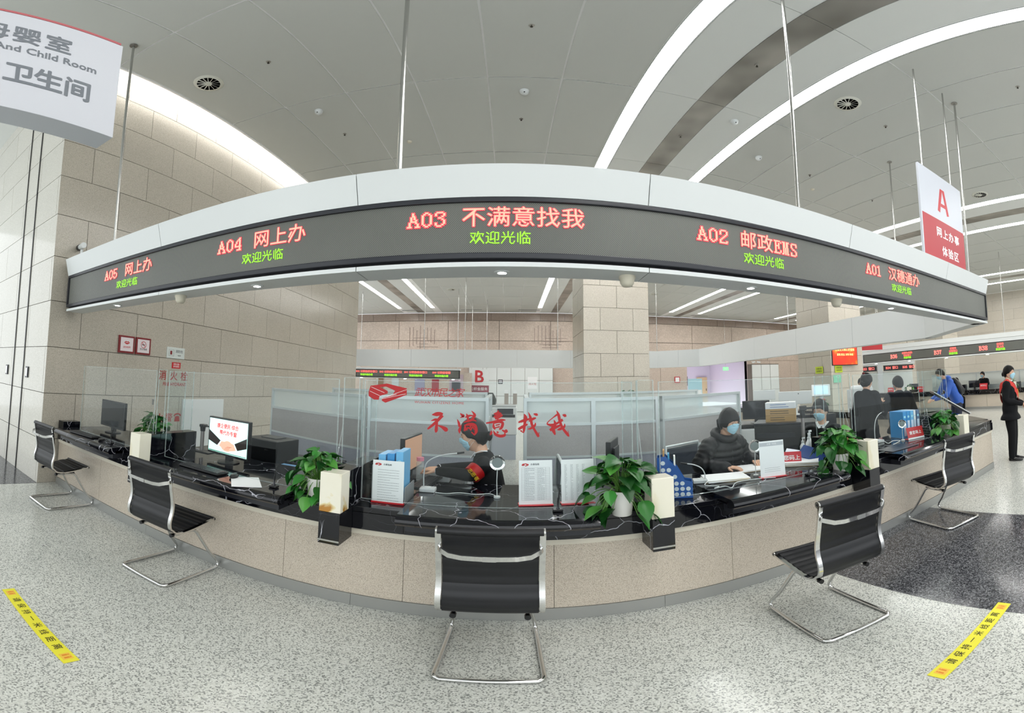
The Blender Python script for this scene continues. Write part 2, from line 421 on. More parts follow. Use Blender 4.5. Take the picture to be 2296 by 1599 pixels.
# cove above the wall: upstand of the ceiling, lid and the hidden tubes
cv = MB().box(-4.44, -4.41, -9, 12.1, HC-.01, 6.95).box(-4.87, -4.41, 2.2, 12.1, 6.95, 7.0).build('trim_1', M_cback); struct(cv)
cl = thing('cove_light', 'glowing cove light along the top of the speckled stone wall', 'cove light', (-4.63, 7.1, 6.9))
MB().box(-.19, .18, -4.85, 4.9, 0, .03).build('diffuser', mat('cove_diffuser', '#ffffff', emit=(1, .99, .97, 1), es=6.), cl)
c2 = MB().box(-14, -4.41, -9, 2.19, HC, HC+.03).build('trim_2', M_ceil2); struct(c2)
# blocks behind wall_left, and the far walls
M_back = granite('pink_beige_stone', ['#c4b3a6', '#cdbcae', '#b7a699', '#d3c4b8'], 60, .3, mottle=.02)
M_frieze = granite('dark_cornice_stone', ['#9c8a7e', '#a69488', '#8f7e73'], 60, .3, mottle=.02)
M_rel = speckle('relief_stone', '#cbb9aa', [(0, '#c6b5a7'), (.35, '#d0c0b3'), (.6, '#cab9ab'), (.85, '#c2b1a3')], 16., .5)
wb_ = MB().box(-14, 26, 26.0, 26.3, 3.3, HC).box(-14, 12.2, 26.0, 26.3, 0, 3.3).box(17.3, 26, 26.0, 26.3, 0, 3.3).build('wall_back', M_join); struct(wb_)
def strip_of(parent, x0, x1, y, z0, z1, w, m, name, gap=.02):
    share = {}; n = max(1, round((x1-x0)/w)); w = (x1-x0)/n
    for i in range(n):
        if w not in share:
            o = MB().box(-w/2+gap/2, w/2-gap/2, -.05, 0, z0, z1-gap).build(name, m, parent); share[w] = o.data
        else: o = link(name, share[w], parent)
        o.location = (x0+w*(i+.5), y, 0)
strip_of(wb_, -14, 26, 26.0, 5.87, 6.39, 1.6, M_frieze, 'cornice_stone')
strip_of(wb_, -14, 26, 25.98, 4.55, 5.87, 3.2, M_rel, 'relief_panel', .03)
strip_of(wb_, -14, 26, 25.98, 3.3, 4.55, 3.2, M_rel, 'relief_panel', .03)
strip_of(wb_, -14, 12.2, 25.98, 0, 3.3, 2.0, M_back, 'stone_panel', .02)
strip_of(wb_, 17.3, 26, 25.98, 0, 3.3, 2.0, M_back, 'stone_panel', .02)
# carved line patterns on the back wall
rl = MB(); rr_ = random.Random(3)
for cx_ in (-6.6, 1.6):
    for i in range(8): rl.box(cx_+i*.24, cx_+i*.24+.035, 25.90, 25.93, 4.0+rr_.random()*.5, 5.2+rr_.random()*.4)
    for i in range(5): rl.box(cx_+rr_.random(), cx_+1.2+rr_.random(), 25.90, 25.93, 3.9+i*.2, 3.93+i*.2)
tag(rl.build('carved_lines', M_frieze, wb_))
# white lacquered service wall in the middle distance
ww = MB().box(-2.55, 2.75, 25.35, 25.9, 0, 2.95).build('wall_middle', M_join); struct(ww)
for i in range(6):
    for j in range(3):
        MB().box(-2.53+i*.88, -1.67+i*.88, 25.31, 25.36, .02+j*.98, .98+j*.98).build('white_panel', M_whiteS, ww)
# right wall, far away
wr = MB().box(24.03, 24.3, -9, 26, 0, HC).build('wall_right', M_join); struct(wr)
slabs(wr, (24.0, 26, 0), (0, -1, 0), 35, 0, 10, 2.8, .66, M_colm)
# the doorway with the pink lit corridor, its pink light tinted into the walls
wc = MB().box(12.0, 12.2, 26, 32, 0, 3.3).box(17.3, 17.5, 26, 32, 0, 3.3).box(12.0, 17.5, 32, 32.2, 0, 3.3).box(12, 17.5, 26, 32.2, 3.3, 3.5).build('corridor_shell', mat('lilac_lit_wall', '#d6cdd9', .6), wb_)

# ---- stone columns
def column(name, label, x0, y0, m=M_colm):
    w = 1.82; t = thing(name, label, 'column', (x0+w/2, y0+w/2, 0))
    MB().box(-w/2+.03, w/2-.03, -w/2+.03, w/2-.03, 0, HC).build('core', M_join, t)
    sh = {}
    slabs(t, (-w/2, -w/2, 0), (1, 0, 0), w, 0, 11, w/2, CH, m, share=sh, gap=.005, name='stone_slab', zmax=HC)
    slabs(t, (-w/2, w/2, 0), (0, -1, 0), w, 0, 11, w/2, CH, M_wall, share={}, gap=.005, name='stone_slab', zmax=HC)  # left face in darker granite, its shade put into the stone colour
    return t
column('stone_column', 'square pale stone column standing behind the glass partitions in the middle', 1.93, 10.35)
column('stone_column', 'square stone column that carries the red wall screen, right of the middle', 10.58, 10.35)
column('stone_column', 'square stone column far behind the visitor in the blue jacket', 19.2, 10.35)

# ================================================================= CANOPY A
def beam(t, x0, y0, x1, y1, led=None, depth=.24):
    """a canopy arm whose outer face runs from (x0,y0) to (x1,y1); the outside is on the right-hand side of that direction"""
    a = Vector((x0, y0, 0)); b = Vector((x1, y1, 0)); u = (b-a).normalized(); n = Vector((u.y, -u.x, 0))
    T = Matrix(((u.x, -n.x, 0, a.x), (u.y, -n.y, 0, a.y), (0, 0, 1, 0), (0, 0, 0, 1))); L = (b-a).length
    return T, L
def prof_sheet(mb, T, L, prof):
    mb.sheet([[T @ Vector((0, y, z)) for y, z in prof], [T @ Vector((L, y, z)) for y, z in prof]])
can = thing('canopy', 'white canopy band with black LED signboard hanging over the near service counter', 'canopy', (0, 2.4, 0))
CZ0, CZ1 = 2.325, 3.02
def arm(T, L, joints, with_led, par, mled=M_led, n_parts=None):
    z0, z1 = CZ0, CZ1
    cuts = [0]+joints+[L]
    for a, b in zip(cuts, cuts[1:]):
        g = .003; mb = MB()
        # fascia above, leaning slightly outwards at its top
        if with_led:
            mb.prism([(0, 0), (0, 0), (0, 0)], 0, 0) if False else None
            for prof in ([(-.02, 2.80), (-.075, z1), (.17, z1), (.17, 2.80)], [(-.012, z0+.03), (-.012, z0), (.24, z0), (.24, z0+.03)]):
                A = [mb.bm.verts.new(T @ Vector((a+g, y, z))) for y, z in prof]; B = [mb.bm.verts.new(T @ Vector((b-g, y, z))) for y, z in prof]
                mb.bm.faces.new(A); mb.bm.faces.new(B[::-1])
                for k in range(4): mb.bm.faces.new((A[k], A[(k+1) % 4], B[(k+1) % 4], B[k]))
            prof = [(.21, z0+.03), (.24, z0+.03), (.24, z1), (.17, z1), (.17, z1-.02), (.21, z1-.03)]
        else:
            prof = [(0, z0), (0, z1), (.24, z1), (.24, z0)]
        A = [mb.bm.verts.new(T @ Vector((a+g, y, z))) for y, z in prof]; B = [mb.bm.verts.new(T @ Vector((b-g, y, z))) for y, z in prof]
        mb.bm.faces.new(A); mb.bm.faces.new(B[::-1])
        for k in range(len(prof)): mb.bm.faces.new((A[k], A[(k+1) % len(prof)], B[(k+1) % len(prof)], B[k]))
        mb.build('fascia_panel', M_white, par)
can_inv = Matrix.Translation((0, -2.4, 0))
CX0, CX1 = -4.72, 5.93
T, L = beam(can, CX0, 2.38, CX1, 2.38); T = can_inv @ T
arm(T, L, [1.86, 3.75, 5.59, 7.45, 9.3], True, can)
# black LED box with frame
MB().box(CX0+.01, CX1-.01, .0, .17, 2.37, 2.80).build('led_box', M_black, can)
MB().box(CX0+.03, CX1-.03, -.022, .0, 2.415, 2.765).build('led_screen', M_led, can)
fr = MB()
fr.box(CX0, CX1, -.04, .01, 2.765, 2.80, .006).box(CX0, CX1, -.04, .01, 2.375, 2.415, .006).box(CX0, CX0+.03, -.04, .01, 2.41, 2.77).box(CX1-.03, CX1, -.04, .01, 2.41, 2.77)
fr.build('led_frame', M_dark, can)
# the other arms of the ring
for (a, b, jts) in (((5.93, 2.38), (7.35, 4.15), [1.2]), ((7.35, 4.15), (7.62, 14.6), [2.1, 4.2, 6.3, 8.4]), ((7.62, 14.6), (6.1, 15.9), [1.0]), ((6.1, 15.9), (-6.6, 15.9), [1.6, 3.7, 5.8, 7.9, 10.])):
    T, L = beam(can, *a, *b); arm(can_inv @ T, L, jts, False, can)
# downlights in the soffit
for i, x in enumerate([-3.72, -1.84, -.05, 1.73, 3.52]):
    d = thing('downlight', ['recessed round downlight under the canopy, %s' % s for s in
              ('leftmost, below the A05 lettering', 'between the A04 and A03 lettering on the left', 'in the middle below the A03 lettering', 'below the A02 lettering', 'rightmost, below the A01 lettering')][i],
              'downlight', (x, 2.50, CZ0-.006))
    MB().lathe([(.028, 0), (.05, .0), (.052, .006), (.028, .006)], 20, caps=False).build('trim_ring', M_white, d, 40)
    MB().lathe([(.0, .001), (.03, .001), (.03, .004), (0, .004)], 16).build('lamp', mat('downlight_lamp', '#ffffff', emit=(1, 1, 1, 1), es=14.), d)
for i, (x, y, l) in enumerate([(-2.70, 2.5, 'cream motion sensor dome under the canopy on the left'), (.76, 2.5, 'cream motion sensor dome under the canopy right of the middle downlight'), (2.67, 2.5, 'cream motion sensor dome under the canopy near the A01 lettering')]):
    s = MB().lathe([(0, -.075), (.03, -.07), (.045, -.05), (.05, -.02), (.055, -.015), (.055, 0), (0, 0)], 20, (0, 0, 0)).build('motion_sensor', mat('cream_plastic', '#dcd6c4', .4), None, 50, (x, y, CZ0))
    tag(s, l, 'sensor')
# rods that hang the canopy from the ceiling
rods = [(-3.88, 2.50, 'steel hanger rod at the left end of the canopy'), (-.74, 2.5, 'steel hanger rod over the A03 lettering, left of middle'), (2.26, 2.5, 'steel hanger rod over the A02 lettering'),
        (5.62, 2.5, 'steel hanger rod at the right front corner of the canopy'), (6.8, 4.86*.95, 'steel hanger rod right behind the A01 lettering'),
        (7.5, 9., 'thin far hanger rod of the right canopy arm'), (6.05, 15.75, 'thin hanger rod far behind, right of the stone column'), (1.9, 15.75, 'thin hanger rod far behind, just left of the stone column'),
        (-1.75, 15.75, 'thin hanger rod far behind, left of the letter B sign'), (-3.39, 15.75, 'thin hanger rod far behind, left part under the canopy')]
for x, y, l in rods:
    r = thing('hanger_rod', l, 'rod', (x, y, CZ1+.002))
    rr = .017 if y < 3 else .014
    MB().cyl((0, 0, 0), (0, 0, HC-CZ1-.003), rr, n=12).build('rod', M_steel, r, 60)
    MB().lathe([(.0, -.012), (.05, -.012), (.05, 0), (0, 0)], 16).build('ceiling_flange', M_metal, r, 40, (0, 0, HC-CZ1-.004))
# LED lettering
GL = {'0': (24, 36, 66, 66, 66, 66, 66, 66, 66, 36, 24), '1': (16, 112, 16, 16, 16, 16, 16, 16, 16, 16, 124), '2': (60, 66, 66, 66, 4, 8, 16, 32, 64, 66, 126),
      '3': (60, 66, 66, 4, 24, 4, 2, 2, 66, 68, 56), '4': (4, 12, 20, 36, 36, 68, 68, 126, 4, 4, 30), '5': (126, 64, 64, 64, 88, 100, 2, 2, 66, 68, 56),
      '6': (28, 36, 64, 64, 88, 100, 66, 66, 66, 36, 24), '7': (126, 68, 68, 8, 8, 16, 16, 16, 16, 16, 16), '8': (60, 66, 66, 66, 36, 24, 36, 66, 66, 66, 60),
      '9': (24, 36, 66, 66, 66, 38, 26, 2, 2, 36, 56), 'A': (16, 16, 24, 40, 40, 36, 60, 68, 66, 66, 231), 'B': (248, 68, 68, 68, 120, 68, 66, 66, 66, 68, 248),
      'E': (252, 66, 72, 72, 120, 72, 72, 64, 66, 66, 252), 'M': (238, 108, 108, 108, 108, 84, 84, 84, 84, 84, 214), 'S': (62, 66, 66, 64, 32, 24, 4, 2, 66, 66, 124)}
def dots(x, y, z, body, cw, ch, par, d='-Y', m1=None, m2=None, ux=None):
    """dot-matrix serif capitals and digits, x is the left edge, z the middle"""
    px, pz = cw/8, ch/11
    A, B = MB(), MB()
    for i, c in enumerate(body):
        rows = GL[c]
        for r, b in enumerate(rows):
            k = 0
            while k < 8:
                if b >> (7-k) & 1:
                    e = k
                    while e < 8 and b >> (7-e) & 1: e += 1
                    xa, xb = i*cw+k*px, i*cw+e*px; za, zb = ch/2-(r+1)*pz, ch/2-r*pz
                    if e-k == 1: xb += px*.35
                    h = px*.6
                    A.box(xa-h, xb+h, -.0005, .001, za-h, zb+h); B.box(xa, xb, -.003, -.0005, za, zb); k = e  # A: larger boxes behind imitate the glow around the lit dots, B: letters
                else: k += 1
    T = Matrix.Translation((x, y, z)) @ Matrix.Rotation({'-Y': 0, '-X': -PI/2, '+X': PI/2}[d], 4, 'Z')
    for mb, mm, nm in ((A, m1 or M_redHalo, 'led_text'), (B, m2 or M_redC, 'led_text_core')):
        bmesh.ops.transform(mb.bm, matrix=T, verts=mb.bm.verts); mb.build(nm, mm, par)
def led(x, y, z, body, size, d='-Y', core=True, m1=None, m2=None, sx=.95, par=None):
    f = facing((x, y, z), d); m1 = m1 or M_redHalo; m2 = m2 or M_redC
    text(body, size, f, m1, 'led_text', par, spread=size*(.034 if core else .008), sx=sx, space=1.02, res=1)  # with a core, this wider copy imitates the glow around the letters
    if core:
        g = facing((x, y, z), d) @ Matrix.Translation((0, 0, .0025)); text(body, size, g, m2, 'led_text_core', par, sx=sx, space=1.02, res=1)
yl = 2.378-2.4-.004
for a, xa, b, xb, wb2, xg in (('A05', -3.83, '网上办', -3.22, .155, -3.40), ('A04', -2.16, '网上办', -1.58, .153, -1.72), ('A03', -.64, '不满意找我', .08, .155, -.06), ('A02', 1.22, '邮政', 1.715, .155, 1.78), ('A01', 2.97, '汉穗通办', 3.635, .155, 3.565)):
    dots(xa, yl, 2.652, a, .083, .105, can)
    led(xb, yl, 2.650, b, .150, par=can, sx=1.0)
    led(xg, yl, 2.510, '欢迎光临', .093, par=can, core=False, m1=M_grnT, sx=1.0)
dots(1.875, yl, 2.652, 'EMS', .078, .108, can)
# ================================================================= SERVICE COUNTER A
YF = 2.45
ctr = thing('service_counter', 'long speckled stone service counter with black marble edge and steel skirting', 'counter', (0, YF, 0))
CL, CR = -4.80, 5.95
MB().box(CL, CR, .02, .12, .0, .60).build('core', M_join, ctr)
sh = {}
xs = [CL, -3.75, -2.6, -1.45, -.62, .27, 1.45, 2.62, 3.75, 4.85, CR]
for a, b in zip(xs, xs[1:]): MB().box(a+.0015, b-.0015, 0, .03, .098, .584).build('granite_panel', M_cgran, ctr)
for a, b in zip([CL, -2.9, -.95, .95, 2.9, 4.5], [-2.9, -.95, .95, 2.9, 4.5, CR]): MB().box(a+.001, b-.001, -.008, .03, .001, .096).build('skirting', M_skirt, ctr)
M_ltrim = mat('cream_trim', '#d3cdbd', .4)
MB().box(CL, CR, -.014, .03, .586, .626).build('cream_trim', M_ltrim, ctr)
for a, b in zip([CL, -2.6, -.62, 1.1, 2.9, 4.7], [-2.6, -.62, 1.1, 2.9, 4.7, CR]): MB().box(a+.001, b-.001, -.03, .03, .628, .748).build('marble_band', M_marb, ctr)
MB().box(CL, CR-.02, -.03, .72, .75, .788, .004).build('countertop', M_marb, ctr)
MB().box(CL, CR, .68, .71, .0, .75).build('back_panel', mat('grey_laminate', '#8d8e92', .5), ctr)
MB().box(CL, CL+.14, -.03, .22, .79, .88, .003).build('end_block', M_marb, ctr)
# right end return and the side counter under the right canopy arm
sd = thing('side_counter', 'side service counter running away to the back on the right', 'counter', (5.97, 2.42, 0))
def wallrun(t, pts, z0, z1, th, m, name, off=0.):
    for a, b in zip(pts, pts[1:]):
        a, b = Vector(a), Vector(b); u = (b-a).normalized(); n = Vector((-u.y, u.x)); L = (b-a).length
        T = Matrix(((u.x, n.x, 0, a.x-n.x*off), (u.y, n.y, 0, a.y-n.y*off), (0, 0, 1, 0), (0, 0, 0, 1)))
        MB().box(0.003, L-.003, 0, th, z0, z1, M=T).build(name, m, t)
sp = [(.03, .12), (1.45, 1.75), (1.50, 4.6), (1.52, 7.6), (1.55, 10.5)]
wallrun(sd, sp, .098, .60, .12, M_cgran, 'granite_panel'); wallrun(sd, sp, 0, .096, .12, M_skirt, 'skirting', .008)
wallrun(sd, sp, .602, .75, .12, M_marb, 'marble_band', .03); wallrun(sd, sp, .752, .79, .45, M_marb, 'countertop', .03)
# desk slabs
nose = [(-.235, .772), (-.238, .785), (-.232, .80), (-.215, .815), (-.19, .822)]
def desk(x0, x1, label):
    t = thing('desk_slab', label, 'worktop', ((x0+x1)/2, YF, 0)); w = (x1-x0)/2
    mb = MB()
    pr = [(.68, .822)]+nose[::-1]+[(-.22, .758), (-.15, .752), (-.15, .789), (.68, .789)]
    A = [mb.bm.verts.new((-w, y, z)) for y, z in pr]; B = [mb.bm.verts.new((w, y, z)) for y, z in pr]
    mb.bm.faces.new(A); mb.bm.faces.new(B[::-1])
    for k in range(len(pr)): mb.bm.faces.new((A[k], A[(k+1) % len(pr)], B[(k+1) % len(pr)], B[k]))
    mb.build('slab', M_marbV if x0 == -.62 else M_marb, t)
    MB().box(-w+.04, w-.04, -.15, -.032, .70, .750).build('drawer_ledge', M_dark, t)
    return t
DX = [(-4.52, -3.28), (-2.57, -1.38), (-.62, .50), (1.34, 2.42), (3.20, 4.40)]
for (a, b), l in zip(DX, ['raised black marble desk slab under the A05 lettering at the stone wall', 'raised black marble desk slab with the lit handshake monitor', 'raised black marble desk slab with white veins in the middle',
                          'raised black marble desk slab in front of the clerk in the puffer jacket', 'raised black marble desk slab with the row of blue binders, far right']): desk(a, b, l)
# dividers with onyx blocks
if 'onyx' not in MATS:
    m = M_onyx; g = nd(m, 'ShaderNodeTexCoord'); n = nd(m, 'ShaderNodeTexNoise', Scale=2.6, Detail=6., Distortion=1.2); lk(m, g, 'Object', n, 'Vector')
    oi = nd(m, 'ShaderNodeObjectInfo'); va = nd(m, 'ShaderNodeVectorMath', operation='MULTIPLY_ADD'); va.inputs[1].default_value = (9, 9, 9)
    lk(m, oi, 'Random', va, 0); lk(m, g, 'Object', va, 2); lk(m, va, 0, n, 'Vector')
    r = ramp(m, [(.30, '#b07a2c'), (.345, '#dccf9f'), (.38, '#e9e5d5'), (.62, '#e6e2d0'), (.70, '#ddd6bb')]); lk(m, n, 0, r, 0); lk(m, r, 0, bsdf(m), 'Base Color')
div_l = ['divider with cream onyx block between the A05 and A04 desks', 'divider with rust stained cream onyx block left of the middle desk', 'divider with cream onyx block beside the leafy plant right of the middle desk',
         'divider with cream onyx block right of the puffer jacket clerk', 'divider with cream onyx block at the right end beside the kiosk']
DVX = [-2.875, -1.02, .87, 2.735, 4.60]
for x, l in zip(DVX, div_l):
    t = thing('counter_divider', l, 'divider', (x, 2.22, 0))
    MB().box(-.068, .068, 0, .197, .565, .782, .002).build('marble_foot', M_marb, t)
    MB().box(-.06, .06, .135, .72, .7885, 1.035, .002).build('marble_wall', M_marb, t)
    MB().box(-.069, .069, -.004, .0, .585, .597).build('metal_line', M_steel, t)
    MB().box(-.07, .07, 0, .13, .784, 1.042, .004).build('onyx_block', M_onyx, t)
    # acrylic box on top
    s = thing('divider_screen', ['clear acrylic stand on the divider %s' % k for k in ('between the A05 and A04 desks', 'left of the middle desk', 'right of the middle desk', 'right of the puffer jacket clerk', 'beside the kiosk')][DVX.index(x)], 'screen', (x, 2.5, 1.037))
    for dx in (-.055, .055):
        MB().box(dx-.0025, dx+.0025, 0, .36, 0, .60).build('pane', M_glass, s)
    e = MB()
    for dx in (-.055, .055):
        for dy in (0, .36): e.box(dx-.003, dx+.003, dy-.003, dy+.003, 0, .60)
    e.box(-.055, .055, -.003, .003, .597, .60)
    e.build('polished_edge', M_edge, s); MB().tube([(-.055, -.10, .0), (-.052, .0, .30)], .003, 4).build('slanted_edge', M_edge, s)
# acrylic fronts of the desks
for (a, b), l in zip([(-4.36, -2.96), (-2.78, -1.11), (-.93, .78), (.96, 2.64), (2.83, 4.50)], ['clear acrylic panel over the A05 desk', 'clear acrylic panel over the desk with the handshake monitor', 'clear acrylic panel with red lettering over the middle desk',
                      'clear acrylic panel before the puffer jacket clerk', 'clear acrylic panel over the binder desk']):
    t = thing('counter_screen', l, 'screen', ((a+b)/2, 2.50, .824)); w = (b-a)/2
    MB().box(-w, w, -.003, .003, .0, .80).build('pane', M_glass, t)
    MB().box(-w, w, -.0035, .0035, .797, .8005).box(-w, -w+.006, -.0035, .0035, 0, .80).box(w-.006, w, -.0035, .0035, 0, .80).box(-w, w, -.004, .004, -.0015, .002).build('polished_edge', M_edge, t)
    if a == -.93: mid = t
# brush lettering on the middle panel
M_redv = mat('red_vinyl', '#ab040c', .45)
cx_ = (-.93+.78)/2
BR = {'bu': [[(180,185,8),(240,175,40),(300,168,36),(335,180,30)],[(330,185,40),(270,255,30),(200,320,28),(130,378,20),(125,388,2)],[(255,260,26),(250,330,30),(245,400,34),(238,430,8)],[(270,330,8),(330,350,28),(390,385,44),(412,398,10)],[(165,270,4),(225,250,24),(265,250,20)]],
 'man': [[(585,150,4),(610,175,24),(635,190,26),(585,215,4)],[(545,235,4),(570,290,26),(580,340,22)],[(585,430,6),(580,385,30),(600,330,12),(612,305,3)],[(635,275,8),(700,257,22),(770,240,20),(820,255,10)],[(675,155,5),(690,190,26),(700,240,20),(690,270,8)],[(745,115,4),(780,150,22),(790,185,32),(745,240,18)],[(655,208,6),(700,190,22),(740,180,16),(800,188,10)],[(650,310,8),(662,350,26),(650,395,20)],[(650,318,14),(720,300,30),(790,310,34),(815,350,30),(815,400,32),(795,450,6)],[(680,385,14),(700,345,16),(730,365,12),(745,388,5)],[(740,385,12),(765,335,14),(790,372,12)],[(733,280,12),(735,350,18)],[(750,405,12),(795,445,14)]],
 'yi': [[(1125,100,5),(1120,150,36)],[(1060,152,6),(1120,150,40),(1172,150,14)],[(1060,188,10),(1120,190,44),(1190,168,12)],[(1080,218,12),(1132,215,26)],[(955,280,14),(1060,262,24),(1170,236,26),(1230,235,8)],[(1060,275,10),(1064,330,26),(1085,365,14)],[(1060,282,14),(1140,262,20),(1190,277,28),(1172,340,28),(1140,362,14)],[(1090,308,12),(1150,295,12)],[(1075,345,12),(1150,325,14)],[(1030,380,6),(1032,410,24),(1015,442,14)],[(1060,380,6),(1090,430,28),(1160,455,30),(1220,440,26),(1215,405,6)],[(1108,392,14),(1130,412,20)],[(1180,370,10),(1215,388,24),(1240,388,40),(1262,395,10)]],
 'zhao': [[(1410,265,14),(1470,245,28),(1540,225,22),(1600,215,10)],[(1490,150,6),(1510,200,38),(1500,280,28),(1490,360,28),(1485,410,8)],[(1410,360,26),(1470,325,28),(1540,290,16)],[(1485,410,6),(1440,375,16)],[(1550,125,4),(1580,200,28),(1600,290,28),(1640,370,24),(1690,450,28),(1700,465,4)],[(1555,252,10),(1620,217,26),(1660,205,10)],[(1652,270,8),(1640,310,24),(1580,350,20),(1540,357,4)],[(1625,150,10),(1665,160,28),(1685,170,8)],[(1698,465,5),(1700,400,6)]],
 'wo': [[(1960,160,22),(1900,203,11),(1835,255,9),(1820,290,16),(1875,310,18)],[(1820,290,14),(1880,305,30),(1950,285,22),(2040,232,28)],[(1915,235,8),(1930,290,32),(1900,350,42),(1925,425,22),(1932,440,4)],[(1855,375,26),(1920,342,32),(2000,310,22)],[(1950,105,5),(1980,170,30),(2000,260,28),(2040,350,26),(2110,440,28),(2128,468,4)],[(2126,468,5),(2115,385,6)],[(2065,285,6),(2060,330,24),(2000,360,28),(1960,372,8)],[(2035,165,8),(2070,176,32),(2090,190,8)]]}
def stroke(bm, pts, y, fx):
    """a brush stroke: smooth centre line with changing width"""
    Q = []
    for i in range(len(pts)-1):
        p0 = pts[max(i-1, 0)]; p1 = pts[i]; p2 = pts[i+1]; p3 = pts[min(i+2, len(pts)-1)]
        for k in range(5):
            u = k/5; Q.append([.5*((2*p1[j])+(-p0[j]+p2[j])*u+(2*p0[j]-5*p1[j]+4*p2[j]-p3[j])*u*u+(-p0[j]+3*p1[j]-3*p2[j]+p3[j])*u**3) for j in range(3)])
    Q.append(list(pts[-1])); rows = []
    for i, q in enumerate(Q):
        a, b = Q[max(i-1, 0)], Q[min(i+1, len(Q)-1)]; dx, dy = b[0]-a[0], b[1]-a[1]; l = math.hypot(dx, dy)+1e-6; w = max(q[2]*1.35, 3)/2
        rows.append([bm.verts.new(fx(q[0]-dy/l*w*s, q[1]+dx/l*w*s, y)) for s in (-1, 1)])
    for A, B in zip(rows, rows[1:]): bm.faces.new((A[0], A[1], B[1], B[0]))
for nm in BR:
    mb = MB()
    for i, s_ in enumerate(BR[nm]): stroke(mb.bm, s_, -.0045-i*.0001, lambda u, v, y: (-.50+(u-127)*.0004345-cx_, y, 1.455-(v-96)*.000457-.824))
    mb.build('brush_character', M_redv, mid)
lg = MB()
def pz(pts, y=-.0045):
    vs = [lg.bm.verts.new((x, y, z)) for x, z in pts]; lg.bm.faces.new(vs)
ox, oz = -.92-cx_+.015, .655
def L_(pts): pz([(ox+.27*u, oz+.125*v) for u, v in pts])
L_([(.02, .55), (.06, .86), (.48, 1.0), (.97, .78), (.97, .45), (.45, .0), (.36, .10), (.36, .22), (.62, .42), (.68, .64), (.46, .84), (.30, .80), (.50, .62), (.50, .48), (.30, .34), (.28, .14), (.16, .14), (.02, .32)])
lg.build('red_emblem', M_redv, mid)
el = MB(); lg = el
for a_, b_ in (((.08, .80), (.42, .52)), ((.42, .52), (.42, .28)), ((.42, .28), (.72, .46)), ((.42, .28), (.97, .72)), ((.36, .20), (.95, .50)), ((.05, .58), (.30, .36))):
    p = [(ox+.27*a_[0], oz+.125*a_[1]), (ox+.27*b_[0], oz+.125*b_[1])]
    el.bm.faces.new([el.bm.verts.new((p[0][0], -.006, p[0][1]-.001)), el.bm.verts.new((p[1][0], -.006, p[1][1]-.001)), el.bm.verts.new((p[1][0], -.006, p[1][1]+.001)), el.bm.verts.new((p[0][0], -.006, p[0][1]+.001))])
el.build('emblem_line', M_paper, mid)
for i, ch in enumerate('武汉市民之家'): text(ch, .060, facing((-.565+i*.051-cx_, -.0045, .728)), M_redv, 'brush_character', mid, shear=.25)
text('WUHAN CITIZENS HOME', .021, facing((-.435-cx_, -.0045, .667)), M_redv, 'lettering', mid, sx=1.12, space=1.2)

